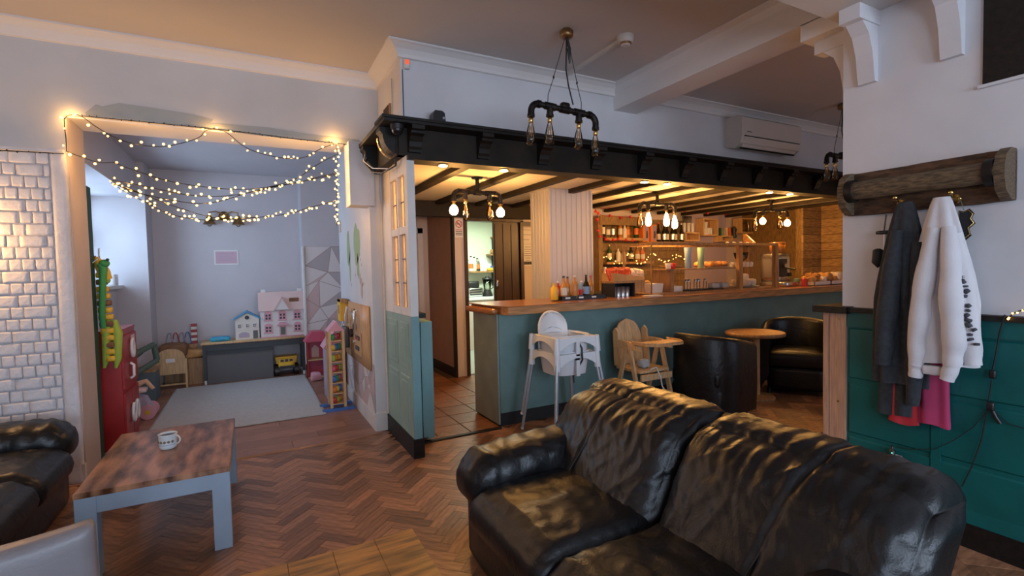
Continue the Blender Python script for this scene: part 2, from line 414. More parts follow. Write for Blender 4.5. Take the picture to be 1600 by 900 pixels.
for X, Y, r in cells[300:]:
    b = MB().chbox(-BL/2+.0004, -BW/2+.0004, -.014, BL/2-.0004, BW/2-.0004, 0, .0007)
    b.xf(Matrix.Translation((X, Y, random.uniform(-.0006, .0004))) @ Matrix.Rotation(r, 4, 'Z')); mb.add(b.v, b.f)
mb.build('parquet_blocks', 'parquet', floor)['kind'] = 'stuff'
# laminate boards of the play area
for j in range(21):
    y0 = 4.58+j*.19
    x = -1.95-random.random()*1.1
    while x < 1.7:
        x1 = x+1.25
        a, b2 = max(x, -1.95), min(x1, 1.28 if y0 > 6.4 else 1.0)
        if b2-a > .05 and y0 < 8.35:
            MB().chbox(a+.001, y0+.001, -.013, b2-.001, min(y0+.19, 8.4)-.001, .004, .0015).build('laminate_board', 'laminate', floor)
        x = x1
st(MB().prism([(4.535, 0), (4.605, 0), (4.59, .011), (4.55, .011)], -1.13, 1.02, 'x').build('trim_1', 'laminate'))
# quarry tiles behind the bar
for i in range(4):
    for j in range(12):
        MB().chbox(1.14+i*.305+.004, 4.14+j*.305+.004, -.013, 1.14+(i+1)*.305-.004, 4.14+(j+1)*.305-.004, 0, .003).build('quarry_tile', 'terracotta', floor)
MB().box(1.12, 4.13, -.014, 9, 7.9, -.004).build('grout_bed', 'grout', floor)
MB().box(2.37, 4.2, -.013, 9, 6.4, -.002).build('bar_floor', 'terracotta', floor)
st(MB().prism([(4.08, 0), (4.14, 0), (4.13, .012), (4.09, .012)], 1.14, 2.03, 'x').build('trim_2', 'black_wood'))

# outer shell
mb = MB()
mb.box(-3.75, -3.4, 0, -3.6, 5.0, CE)
wall_side = st(mb.build('wall_west', 'white_wall'))
def wall_with_windows(name, x0, x1, y, th, h, wins, m):
    mb = MB(); xs = x0
    for a, b, z0, z1 in wins:
        mb.box(xs, y-th, 0, a, y, h); mb.box(a, y-th, 0, b, y, z0); mb.box(a, y-th, z1, b, y, h); xs = b
    mb.box(xs, y-th, 0, x1, y, h)
    return st(mb.build(name, m))
wall_with_windows('wall_rear', -3.75, 3.54, -3.2, .25, CE, [(-2.2, .2, .9, 2.6), (.9, 2.9, .9, 2.6)], 'white_wall')
wall_with_windows('wall_lounge', 3.54, 8.65, -1.0, .25, CE, [(5.1, 7.3, .9, 2.6)], 'white_wall')
def window(name, a, b, z0, z1, y):
    fr = MB()
    for q in (a, b-.06, (a+b)/2-.03): fr.box(q, y-.2, z0, q+.06, y-.13, z1)
    for q in (z0, z1-.06): fr.box(a, y-.2, q, b, y-.13, q+.06)
    fr.box(a-.04, y-.22, z0-.03, b+.04, y+.05, z0)
    o = st(fr.build(name, 'frame_white'))
    MB().box(a+.06, y-.17, z0+.06, (a+b)/2-.03, y-.165, z1-.06).build('pane', 'pane', o)
    MB().box((a+b)/2+.03, y-.17, z0+.06, b-.06, y-.165, z1-.06).build('pane', 'pane', o)
window('window_1', -2.2, .2, .9, 2.6, -3.2); window('window_2', .9, 2.9, .9, 2.6, -3.2); window('window_3', 5.1, 7.3, .9, 2.6, -1.0)
st(MB().box(-3.75, -3.4, CE, 9, 5.05, CE+.15).build('ceiling', 'ceiling'))
st(MB().box(-3.6, -3.2, 2.94, 3.27, 1.74, CE).build('ceiling_bulkhead', 'ceiling'))
st(MB().box(3.27, -3.2, 0, 3.54, 1.745, CE).build('wall_right', 'white_wall'))
st(MB().box(3.25, 1.745, 3.045, 3.54, 3.88, CE).build('trim_3', 'coving'))
mb = MB()
for s, xx in ((-1, 3.25), (1, 3.54)):
    mb.prism([(xx, CE), (xx+s*.07, CE), (xx+s*.07, CE-.015), (xx+s*.03, CE-.03), (xx+s*.012, CE-.075), (xx, CE-.085)], 1.745, 3.88, 'y')
st(mb.build('trim_4', 'coving'))

# wall with the play room opening
mb = MB()
mb.box(-3.75, 4.65, 0, -1.13, 5.05, CE); mb.box(-1.13, 4.65, 2.675, 1.0, 5.05, CE); mb.box(1.0, 4.65, 0, 1.13, 6.45, CE)
wall_left = st(mb.build('wall_left', 'upper_wall'))
MB().box(-1.132, 4.66, 0, -1.122, 5.06, 2.674).build('reveal_lining', 'reveal', wall_left)
MB().box(-1.12, 4.68, 2.664, .8, 5.06, 2.675).build('soffit_lining', 'coving', wall_left)
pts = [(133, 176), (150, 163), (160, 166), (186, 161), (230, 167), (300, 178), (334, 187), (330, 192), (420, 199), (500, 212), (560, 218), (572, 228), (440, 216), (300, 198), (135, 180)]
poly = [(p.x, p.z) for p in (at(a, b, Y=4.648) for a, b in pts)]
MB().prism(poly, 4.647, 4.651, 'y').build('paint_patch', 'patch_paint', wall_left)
MB().box(.815, 4.56, 2.10, 1.03, 4.78, 2.665).build('pipe_boxing', 'white_wall', wall_left)
# painted brickwork
MB().box(-3.6, 4.638, 0, -1.21, 4.652, 2.39).build('mortar_bed', 'mortar_paint', wall_left)
MB().rbox((-1.172, 4.637, 1.2), (.085, .045, 2.40), .012, (3, 3, 40), lambda p, u: p+V(0, 1, 0)*.006*noise.noise(p*9)).build('plaster_strip', 'brick_paint', wall_left)
MB().rbox((-2.4, 4.632, 2.405), (2.53, .06, .03), .01, (30, 3, 3), lambda p, u: p+V(0, .5, 1)*.006*noise.noise(p*7)).build('brick_ledge', 'brick_paint', wall_left)
bricks = {}
def brick_mesh(wd, seed):
    key = (round(wd, 3), seed)
    if key not in bricks:
        def fn(p, u): return p+V(noise.noise(p*40+V(seed*9, 0, 0))*.003, noise.noise(p*30+V(seed*5, 3, 0))*.0035, noise.noise(p*40+V(0, 0, seed*7))*.003)
        bricks[key] = MB().rbox((0, 0, 0), (wd, .022, .0785), .0035, (4, 2, 4), fn).mesh('brick', 'brick_paint')
    return bricks[key]
rr = random.Random(3); nb = 0
for c in range(28):
    x = -1.222-(.036 if c % 2 else 0.0); z = 2.39-.0415-c*.0832
    if c % 2: 
        o = bpy.data.objects.new('brick', brick_mesh(.03, c % 3)); C.objects.link(o); o.parent = wall_left; o.location = (-1.236, 4.632, z); nb += 1
        x = -1.222-.036
    while x > -1.62:
        wd = .068 if rr.random() < .78 else .142
        o = bpy.data.objects.new('brick', brick_mesh(wd-.0035, rr.randrange(3))); C.objects.link(o); o.parent = wall_left
        o.location = (x-wd/2, 4.632+rr.uniform(-.003, .003), z+rr.uniform(-.0015, .0015)); o.rotation_euler = (rr.uniform(-.02, .02), rr.uniform(-.015, .015), rr.uniform(-.03, .03)); nb += 1
        x -= wd
mb = MB(); 
for c in range(28):
    x = -1.62-.1*(c % 2); z = 2.39-.0415-c*.0832
    while x > -3.55:
        b = MB().chbox(x-.215, 4.617, z-.037, x-.005, 4.645, z+.037, .006, '-y'); mb.add(b.v, b.f); x -= .22
mb.build('bricks', 'brick_paint', wall_left)['kind'] = 'stuff'

# wall above the bar canopy and its return
wall_bar = st(MB().box(1.11, 3.88, 2.43, 8.5, 4.649, CE).build('wall_bar', 'white_wall'))
def coving(name, paths):
    prof = [(0, 0), (.115, 0), (.115, -.014), (.095, -.02), (.055, -.045), (.032, -.078), (.022, -.1), (0, -.105)]
    mb = MB()
    for path in paths:
        vs = [(x+dx*o, y+dy*o, CE+h) for x, y, dx, dy in path for o, h in prof]; n = len(prof)
        mb.add(vs, [(i*n+j, i*n+(j+1) % n, (i+1)*n+(j+1) % n, (i+1)*n+j) for i in range(len(path)-1) for j in range(n)])
    return st(mb.build(name, 'coving'))
coving('trim_5', [[(-3.6, 4.65, 0, -1), (1.11, 4.65, -1, -1), (1.11, 3.88, -1, -1), (3.25, 3.88, 0, -1)], [(3.54, 3.88, 0, -1), (8.5, 3.88, 0, -1)]])
# slim dark vent on the return wall
v = thing('wall_vent', 'narrow dark framed vent high on the white return wall above the canopy', 'vent', (1.105, 4.3, 2.76))
MB().box(-.012, -.105, -.16, .004, .105, .16).build('frame', 'mid_wood', v)
for k in range(3): MB().box(-.016, -.08+k*.06, -.15, -.01, -.045+k*.06, .15).build('slat', 'black_wood', v)
MB().tube([(1.10, 4.12, 2.66), (1.10, 4.12, 3.1)], .004, 5).build('thin_cable', 'grey_metal', st(wall_bar))

# ceiling and joists over the bar
ceiling_bar = st(MB().box(1.13, 3.9, 2.425, 8.5, 6.45, 2.5).build('ceiling_bar', 'cream'))
for k in range(13):
    x = 1.68+k*.575
    MB().box(x-.04, 3.95, 2.375, x+.04, 6.35, 2.43).build('joist', 'fascia', ceiling_bar)
MB().box(1.13, 6.28, 2.22, 3.9, 6.38, 2.43).build('cross_beam', 'fascia', ceiling_bar)
# column of beaded boards
col = st(MB().box(3.11, 4.87, 0, 3.70, 5.30, 2.425).build('column', 'beadboard'))
for k in range(8): MB().chbox(3.115+k*.0725, 4.855, 1.0, 3.115+(k+1)*.0725-.002, 4.872, 2.425, .005, '-y').build('board', 'beadboard', col)
for k in range(6): MB().chbox(3.095, 4.875+k*.07, 1.0, 3.112, 4.875+(k+1)*.07-.002, 2.425, .005, '-x').build('board', 'beadboard', col)
for x, y in ((3.10, 4.86), (3.70, 4.86)): MB().box(x-.012, y-.012, 1.0, x+.012, y+.012, 2.425).build('corner_bead', 'beadboard', col)

# kitchen partition, corridor, kitchen
mb = MB(); mb.box(2.5, 6.4, 0, 2.66, 6.5, 2.43); mb.box(2.66, 6.4, 2.2, 3.55, 6.5, 2.43); mb.box(3.55, 6.4, 0, 9, 6.5, 2.43)
wall_kitchen = st(mb.build('wall_kitchen', 'jamb_white'))
mb = MB(); mb.box(2.655, 6.37, 0, 2.70, 6.52, 2.2); mb.box(3.55, 6.37, 0, 3.60, 6.52, 2.2); mb.box(2.655, 6.37, 2.18, 3.60, 6.52, 2.245)
st(mb.build('trim_6', 'dark_door'))
door = st(MB().box(3.13, 6.42, 0, 3.55, 6.46, 2.18).build('door_1', 'dark_door'))
for k in range(3): MB().box(3.145+k*.135, 6.408, .05, 3.145+k*.135+.12, 6.421, 2.15).build('board', 'dark_door', door)
MB().rbox((3.17, 6.405, 1.28), (.03, .012, .13), .005, 3).build('handle', 'steel', door)
mb = MB(); mb.box(2.5, 6.5, 0, 2.56, 7.5, 2.43); mb.box(2.485, 6.38, 0, 2.51, 6.42, 2.43)
st(mb.build('wall_corridor', 'brown_wall'))
st(MB().box(2.475, 6.36, 0, 2.505, 6.44, 2.43).build('trim_7', 'black_wood'))
st(MB().box(2.475, 6.45, 0, 2.5, 7.5, .12).build('baseboard_corridor', 'black_wood'))
st(MB().box(1.37, 7.5, 0, 2.56, 7.6, 2.5).build('wall_corridor_end', 'jamb_white'))
st(MB().box(1.37, 6.45, 2.43, 2.56, 7.6, 2.5).build('ceiling_corridor', 'cream'))
st(MB().box(1.31, 6.46, 0, 1.37, 7.9, 2.5).build('wall_corridor_side', 'jamb_white'))
d2 = st(MB().box(1.45, 7.455, 0, 2.32, 7.5, 2.08).build('door_2', 'jamb_white'))
mb = MB(); mb.box(1.37, 7.44, 0, 1.45, 7.5, 2.16); mb.box(2.32, 7.44, 0, 2.40, 7.5, 2.16); mb.box(1.37, 7.44, 2.08, 2.40, 7.5, 2.16)
mb.build('door_frame', 'frame_white', d2)
for z0, z1 in ((.2, .9), (1.05, 1.95)): MB().box(1.58, 7.448, z0, 2.2, 7.456, z1).build('panel', 'frame_white', d2)
mb = MB(); mb.box(1.9, 9.0, 0, 6.2, 9.1, 2.6); mb.box(6.1, 6.5, 0, 6.2, 9.1, 2.6); mb.box(1.9, 7.6, 0, 2.0, 9.1, 2.6)
st(mb.build('wall_kitchen_back', 'kitchen_wall'))
st(MB().box(1.9, 6.5, 2.55, 6.2, 9.1, 2.62).build('ceiling_kitchen', 'kitchen_wall'))
MB().box(2.56, 6.5, -.014, 6.1, 9.0, -.002).build('kitchen_lino', 'lino', floor)
area('kitchen_tube_light', (3.6, 7.7, 2.5), (0, 0, 0), 1.2, .3, 75, (.86, 1, .80))
k = thing('ceiling_tube_light', 'long tube light on the kitchen ceiling, beyond the doorway', 'ceiling light', (3.6, 7.7, 2.55))
MB().box(-.62, -.06, -.03, .62, .06, 0).build('housing', 'white_plastic', k)
MB().cyl((-.6, 0, -.034), (.6, 0, -.034), .013).build('tube', 'white_plastic', k)
# bar end wall of planks
mb = MB(); mb.box(8.52, 3.86, 0, 8.65, 6.5, 2.5); mb.box(8.0, 4.9, 0, 8.52, 5.0, 2.5)
wall_end = st(mb.build('wall_end', 'backbar_wood'))
for r in range(11):
    z0 = 1.02+r*.132
    MB().chbox(8.495, 3.9, z0+.003, 8.521, 4.885, z0+.13, .004, '-x').build('plank', 'plank_wall', wall_end)
    MB().chbox(7.99, 4.872, z0+.003, 8.515, 4.9, z0+.13, .004, '-y').build('plank', 'plank_wall', wall_end)
st(MB().box(8.5, -1.0, 0, 8.65, 3.86, CE).build('wall_east', 'white_wall'))
st(MB().box(8.5, 3.86, 2.5, 8.65, 4.66, CE).build('wall_east_upper', 'white_wall'))

# coat wall: teal panelling, cap, skirting, raw end post
dado = st(MB().box(3.25, -3.2, .13, 3.272, 1.705, 1.19).build('wall_right_dado', 'teal'))
ys = [1.705, 1.26, .80, .34, -.12, -.58]
for i in range(5):
    for z0, z1 in ((.15, .415), (.44, .75), (.78, 1.09)):
        MB().chbox(3.24, ys[i+1]+.012, z0, 3.252, ys[i]-.012, z1, .008, '-x').build('panel', 'teal', dado)
    MB().box(3.236, ys[i+1]-.03, .14, 3.251, ys[i+1]+.012, 1.10).build('stile', 'teal', dado)
MB().box(3.236, -3.2, 1.10, 3.251, 1.70, 1.19).build('rail', 'teal', dado)
MB().prism([(3.228, .13), (3.25, .13), (3.25, .20), (3.24, .20)], -3.2, 1.70, 'y').build('lower_rail', 'teal', dado)
st(MB().box(3.225, -3.2, 0, 3.272, 1.75, .13).build('baseboard_right', 'black_wood'))
mb = MB(); mb.box(3.205, -3.2, 1.188, 3.30, 1.70, 1.215); mb.box(3.19, 1.68, 1.178, 3.58, 1.885, 1.22)
st(mb.build('trim_8', 'black_wood'))
post = st(MB().box(3.25, 1.705, 0, 3.54, 1.84, 1.18).build('trim_9', 'raw_post'))
MB().chbox(3.236, 1.707, 0, 3.252, 1.806, 1.178, .003, '-x').build('board', 'raw_post', post)
MB().chbox(3.232, 1.808, 0, 3.252, 1.842, 1.178, .003, '-x').build('board', 'raw_post', post)
for z in (.62, 1.14): MB().cyl((3.234, 1.75, z), (3.238, 1.75, z), .007, n=8).build('screw', 'brass', post)
MB().rbox((3.24, 1.85, .38), (.03, .02, .03), .01, 3).build('knot', 'old_wood', post)
# corbels
def corbel(name, mx, label):
    t = thing(name, label, 'corbel')
    t.matrix_world = mx
    MB().prism([(0, 2.54), (-.035, 2.54), (-.045, 2.60), (-.06, 2.70), (-.10, 2.80), (-.165, 2.858), (0, 2.858)], -.045, .045, 'y').build('bracket', 'white_wall', t)
    MB().box(-.215, -.055, 2.858, 0, .055, 2.94).build('block', 'white_wall', t)
corbel('corbel', Matrix.Translation((3.27, 1.60, 0)), 'white plaster corbel beside the wall end, above the left coats')
corbel('corbel', Matrix.Translation((3.27, 1.205, 0)), 'white plaster corbel beside the dark recess at upper right')
corbel('corbel', Matrix.Translation((3.39, 1.745, 0)) @ Matrix.Rotation(-PI/2, 4, 'Z'), 'white plaster corbel on the wall end under the ceiling beam')
st(MB().box(3.25, 1.745, 2.94, 3.54, 2.0, 3.05).build('trim_10', 'coving'))
rec = st(MB().box(3.255, .5, 2.36, 3.275, 1.085, 2.94).build('trim_11', 'black_wood'))
MB().box(3.245, .5, 2.345, 3.275, 1.10, 2.36).build('sill', 'white_wall', rec)
# skirting blocks by the play room opening
mb = MB(); mb.box(.985, 4.635, 0, 1.135, 4.655, .17); mb.box(.985, 4.655, 0, 1.0, 6.45, .15)
mb.box(-1.145, 4.62, 0, -1.12, 4.66, .14)
st(mb.build('baseboard_left', 'frame_white'))
st(MB().cyl((1.105, 4.63, .17), (1.105, 4.63, 2.5), .012, n=8).build('trim_12', 'frame_white'))

# play room shell
mb = MB(); mb.box(-2.0, 8.35, 0, 1.37, 8.5, 3.05)
st(mb.build('wall_playroom_back', 'play_wall'))
mb = MB()
mb.box(-2.0, 7.9, 0, -1.165, 8.4, 3.05)                 # pier beyond the window
mb.box(-1.9, 5.05, 0, -1.50, 7.9, 1.37)                 # below the sill
mb.box(-1.9, 5.05, 2.52, -1.25, 7.9, 3.05)              # over the window
mb.box(-2.0, 5.05, 0, -1.28, 5.45, 3.05)
wall_pl = st(mb.build('wall_playroom_left', 'play_wall'))
st(MB().box(-2.0, 5.04, 2.985, 1.37, 8.5, 3.06).build('ceiling_playroom', 'play_wall'))
mb = MB(); mb.box(.70, 7.9, 0, 1.31, 8.36, 3.0); mb.box(1.28, 6.46, 0, 1.31, 7.9, 3.0); mb.box(1.13, 6.40, 0, 1.31, 6.455, 3.0)
st(mb.build('wall_playroom_right', 'play_wall'))
st(MB().box(-1.52, 5.45, 1.36, -1.44, 7.9, 1.40).build('trim_13', 'frame_white'))
fr = MB()
for y in (5.45, 6.25, 7.05, 7.85): fr.box(-1.84, y, 1.39, -1.77, y+.05, 2.52)
for z in (1.39, 1.95, 2.47): fr.box(-1.84, 5.45, z, -1.77, 7.9, z+.05)
w4 = st(fr.build('window_4', 'frame_white'))
for y in (5.5, 6.3, 7.1):
    for z in (1.44, 2.0): MB().box(-1.81, y, z, -1.806, y+.75, z+.47).build('pane', 'pane', w4)
# skirting in the play room
mb = MB(); mb.box(.68, 7.885, 0, 1.28, 7.9, .15); mb.box(.685, 7.885, 0, .70, 8.35, .15)
st(mb.build('baseboard_playroom', 'frame_white'))
# wavy white edge strip of the papered pier
st(MB().rbox((.705, 7.885, 1.02), (.045, .03, 1.76), .012, (4, 2, 60), lambda p, u: p+V(.008*noise.noise(p*14), 0, 0)).build('trim_14', 'frame_white'))
# geometric wallpaper: triangles in four tones with thin seams
def triangle_paper(name, x0, x1, z0, z1, to3, seed, parent=None, step=.2):
    rng = random.Random(seed); nx = max(1, round((x1-x0)/step)); nz = max(1, round((z1-z0)/step)); P = {}
    for i in range(nx+1):
        for j in range(nz+1):
            jx = 0 if i in (0, nx) else rng.uniform(-.4, .4)*step; jz = 0 if j in (0, nz) else rng.uniform(-.4, .4)*step
            P[i, j] = (x0+(x1-x0)*i/nx+jx, z0+(z1-z0)*j/nz+jz)
    mb = MB()
    mb.add([to3(x0, z0, 0), to3(x1, z0, 0), to3(x1, z1, 0), to3(x0, z1, 0)], [(0, 1, 2, 3)], mi=4)
    for i in range(nx):
        for j in range(nz):
            a, b, c, d = P[i, j], P[i+1, j], P[i+1, j+1], P[i, j+1]
            ts = [(a, b, c), (a, c, d)] if rng.random() < .5 else [(a, b, d), (b, c, d)]
            for t in ts:
                cx = sum(p[0] for p in t)/3; cz = sum(p[1] for p in t)/3
                tt = [to3(cx+(p[0]-cx)*.955, cz+(p[1]-cz)*.955, .0015) for p in t]
                mb.add(tt, [(0, 1, 2)], mi=rng.choice([0, 1, 1, 2, 2, 3]))
    return mb.build(name, ['w1', 'w2', 'w3', 'w4', 'wline'], parent)
wp = triangle_paper('wallpaper_panel', .73, 1.275, .15, 1.90, lambda x, z, o: V(x, 7.899-o, z), 11, step=.27)
tag(wp, 'pink, grey and white triangle wallpaper on the play room end wall', 'wallpaper')
wp = triangle_paper('wallpaper_panel', 4.67, 6.45, .15, .62, lambda y, z, o: V(.9985-o, y, z), 5, step=.16)
tag(wp, 'pale triangle wallpaper strip under the wooden busy board', 'wallpaper')
# ------------------------------------------------------------------ GLAZED SCREEN AT THE CANOPY END
sc = thing('glazed_screen', 'half-glazed screen with white leaded window over green panelling beside the bar entrance', 'screen', (1.11, 3.8, 0))
mb = MB(); mb.box(-.012, -.012, 0, .078, .83, .155)
mb.build('plinth', 'black_wood', sc)
MB().box(0, .002, .155, .062, .82, 1.135).build('lower_panel', 'green_panel', sc)
MB().box(0, -.004, .155, .065, .004, 1.135).build('end_face', 'blue_post', sc)
for (y0, y1, z0, z1) in ((.07, .33, .70, 1.08), (.40, .74, .70, 1.08), (.07, .33, .22, .64), (.40, .74, .22, .64)):
    pn = MB().chbox(-.009, y0, z0, .002, y1, z1, .008, '-x').build('panel_moulding', 'green_panel', sc)
    MB().chbox(-.013, y0+.045, z0+.045, -.006, y1-.045, z1-.045, .006, '-x').build('raised_field', 'green_panel', pn)
# frame of the window: stiles and rails
for y0, y1 in ((-.004, .085), (.275, .315), (.52, .60), (.60, .82)):
    MB().box(0, y0, 1.137, .062, y1, 2.40).build('stile', 'frame_white', sc)
for y0, y1 in ((.085, .275), (.315, .52)):
    for z0, z1 in ((1.137, 1.20), (1.80, 1.86), (2.275, 2.40)): MB().box(.002, y0, z0, .06, y1, z1).build('rail', 'frame_white', sc)
    for z0, z1, nh in ((1.20, 1.80, 2), (1.86, 2.275, 1)):
        p = MB().box(.028, y0, z0, .032, y1, z1).build('pane', 'leaded_pane', sc)
        ld = MB(); ym = (y0+y1)/2
        ld.box(.024, ym-.004, z0, .036, ym+.004, z1)
        for q in range(1, nh+1):
            zz = z0+(z1-z0)*q/(nh+1); ld.box(.024, y0, zz-.004, .036, y1, zz+.004)
        ld.build('leading', 'lead', p)
for k, (x, y, z1) in enumerate(((1.21, 4.02, 1.10), (1.29, 4.06, 1.06), (1.345, 4.10, 1.06))):
    o = st(MB().box(x-.03, y-.02, .1-.03*k, x+.03, 4.6, z1).build('trim_%d' % (15+k), 'blue_post'))
st(MB().box(1.19, 4.01, 1.10, 1.30, 4.6, 1.14).build('trim_18', 'black_wood'))

# ------------------------------------------------------------------ CANOPY
can = thing('bar_canopy', 'long black timber canopy with carved brackets above the bar', 'canopy', (0, 0, 0))
mb = MB(); mb.box(.905, 3.63, 2.605, 8.48, 3.9, 2.64); mb.box(.905, 3.9, 2.605, 1.109, 4.645, 2.64)
mb.box(.89, 3.615, 2.625, 8.48, 3.87, 2.645); mb.build('shelf', 'black_wood', can)
mb = MB(); mb.box(1.05, 3.78, 2.40, 8.48, 3.875, 2.605); mb.box(1.035, 3.80, 2.40, 1.105, 4.63, 2.605); mb.build('fascia_board', 'fascia', can)
MB().box(1.115, 3.755, 2.365, 8.48, 3.93, 2.402).build('lower_rail', 'fascia', can)
bp = [(3.79, 2.605), (3.645, 2.605), (3.645, 2.575), (3.665, 2.565), (3.665, 2.545), (3.70, 2.53), (3.725, 2.495), (3.735, 2.46), (3.75, 2.44), (3.75, 2.42), (3.79, 2.42)]
bm_ = MB().prism(bp, -.05, .05, 'x').mesh('bracket', 'black_wood'); bm2 = MB().box(-.055, 3.66, 2.548, .055, 3.70, 2.558).mesh('bracket_moulding', 'pipe')
for k in range(13):
    o = bpy.data.objects.new('bracket', bm_); C.objects.link(o); o.parent = can; o.location = (1.17+k*.585, 0, 0)
    o2 = bpy.data.objects.new('moulding', bm2); C.objects.link(o2); o2.parent = o
for y in (3.87, 4.50):
    pp = [(1.05, 2.605), (.915, 2.605), (.915, 2.575), (.93, 2.56)]+[(1.05-.115*math.cos(g), 2.555-.145*math.sin(g)) for g in [i*PI/2/7 for i in range(8)]]
    o = MB().prism(pp, y-.06, y+.06, 'y').build('bracket', 'black_wood', can)
o = MB().grid(lambda u, v: V(1.05-.122*math.cos(u*PI/2), 3.95+v*.035, 2.555-.152*math.sin(u*PI/2)), 10, 1).build('brass_band', 'brass', can)
for k, x in enumerate((1.43, 1.99, 3.61, 3.93, 5.63, 6.03)):
    d = tag(MB().cyl((x, 3.845, 2.355), (x, 3.845, 2.366), .042, n=16).build('downlight', 'brass'), ['recessed downlight under the canopy nearest the glazed screen', 'recessed downlight under the canopy above the bar corner', 'left of the pair of downlights above the middle bulb cluster', 'right of the pair of downlights above the middle bulb cluster', 'left of the pair of downlights above the far bulb cluster', 'right of the pair of downlights above the far bulb cluster'][k], 'downlight', 'canopy downlights')
    MB().cyl((x, 3.845, 2.350), (x, 3.845, 2.3545), .033, n=16).build('lens', 'downlight', d)
cc = thing('dome_camera', 'small smoked dome security camera under the canopy corner', 'camera', (1.02, 3.70, 2.60))
MB().lathe([(.05, -.035), (.052, 0)], n=16).build('housing', 'black_plastic', cc)
MB().ball((0, 0, -.035), .045, 12, 8).build('dome', 'black_gloss', cc)
MB().tube([(.96, 4.46, 2.52), (.93, 4.44, 2.45), (.97, 4.35, 2.36), (1.02, 4.2, 2.33), (1.08, 4.0, 2.36), (1.06, 3.9, 2.44)], .009, 6).build('canopy_cable', 'black_plastic', can)
MB().tube([(.95, 4.5, 2.56), (.91, 4.4, 2.46), (.96, 4.28, 2.38), (1.05, 4.1, 2.35)], .006, 6).build('canopy_cable', 'grey_metal', can)
sp = thing('small_speaker', 'small black speaker standing on top of the canopy', 'speaker', (1.37, 3.78, 2.645))
MB().prism([(-.055, 0), (.055, 0), (.045, .10), (.025, .115), (-.035, .115), (-.048, .09)], -.05, .05, 'y').build('body', 'black_plastic', sp)
MB().cyl((.035, -.052, .06), (.035, -.05, .06), .01, n=8).build('badge', 'silver', sp)
se = thing('motion_sensor', 'small white motion sensor with red light on the wall corner', 'sensor', (1.155, 3.878, 3.13))
MB().rbox((0, -.018, 0), (.05, .036, .075), .01, 4).build('body', 'offwhite_plastic', se)
MB().rbox((0, -.037, .012), (.03, .006, .035), .003, 3).build('lens', 'led_red', se)
MB().tube([(1.125, 3.876, 3.09), (1.125, 3.876, 2.65)], .004, 5).build('cable', 'dark_metal', wall_bar)
# smoke detector with its conduit
sd = thing('smoke_detector', 'round white smoke detector on the ceiling beside the pipe pendant', 'smoke detector', (2.64, 3.0, CE))
MB().lathe([(.02, -.075), (.035, -.072), (.045, -.055), (.06, -.045), (.065, -.02), (.065, 0)], n=20).build('body', 'offwhite_plastic', sd)
MB().lathe([(.03, -.07), (.047, -.062), (.047, -.05), (.03, -.046)], n=20).build('grille', 'pipe_brass', sd)
MB().box(2.625, 3.05, CE-.025, 2.655, 3.79, CE).build('conduit', 'offwhite_plastic', st(bpy.data.objects['ceiling']))
# air conditioner
ac = thing('air_conditioner', 'white wall-mounted air conditioner above the canopy', 'air conditioner', (4.89, 3.88, 2.80))
prof = [(0, 0.04), (0, .36), (-.17, .36), (-.215, .33), (-.215, .13), (-.19, .05), (-.12, 0)]
MB().prism([(y, z) for y, z in prof], 0, 1.08, 'x').build('body', 'offwhite_plastic', ac)
MB().box(.03, -.219, .135, 1.06, -.212, .325).build('front_panel', 'offwhite_plastic', ac)
mb = MB(); mb.prism([(-.214, .12), (-.219, .118), (-.165, .012), (-.16, .018)], .05, 1.03, 'x'); mb.build('louvre', 'offwhite_plastic', ac)
MB().box(.04, -.2165, .122, 1.05, -.212, .132).build('slot', 'black_matt', ac)
MB().prism([(-.168, .004), (-.172, .008), (-.155, .0), (-.15, -.004)], .03, 1.03, 'x').build('outlet_gap', 'black_matt', ac)
MB().box(.08, -.2205, .17, .16, -.2185, .178).build('badge', 'dark_metal', ac)

# ------------------------------------------------------------------ BULBS AND PIPE LIGHTS
ST = [(.012, -.155), (.022, -.15), (.03, -.135), (.033, -.115), (.030, -.085), (.022, -.045), (.014, -.018), (.012, 0)]
ST = [(a*1.12, b*1.1) for a, b in ST]
bulb_me = MB().lathe([(.001, -.174)]+ST, n=14).mesh('bulb', 'bulb_glass')
cap_me = MB().lathe([(.014, -.012), (.0165, -.01), (.0165, .035), (.013, .036)], n=12).mesh('lamp_cap', 'brass')
fm = MB()
for q in range(4):
    g = q*PI/2; fm.tube([(.008*math.cos(g), .008*math.sin(g), -.03), (.014*math.cos(g+.5), .014*math.sin(g+.5), -.115), (.008*math.cos(g+1), .008*math.sin(g+1), -.045)], .0014, 4)
fil_me = fm.mesh('filament', 'pipe_brass')
hot_st = MB().lathe([(.001, -.174)]+ST, n=14).mesh('lit_bulb', 'bulb_hot')
hot_gl = MB().lathe([(.001, -.10), (.02, -.097), (.036, -.082), (.043, -.058), (.038, -.032), (.022, -.012), (.014, 0)], n=14).mesh('lit_bulb', 'bulb_hot')
def bulb(parent, loc, kind):
    b = bpy.data.objects.new('bulb', {'off': bulb_me, 'st': hot_st, 'gl': hot_gl}[kind]); C.objects.link(b); b.parent = parent; b.location = loc
    c = bpy.data.objects.new('lamp_cap', cap_me); C.objects.link(c); c.parent = b
    if kind == 'off':
        f = bpy.data.objects.new('filament', fil_me); C.objects.link(f); f.parent = b
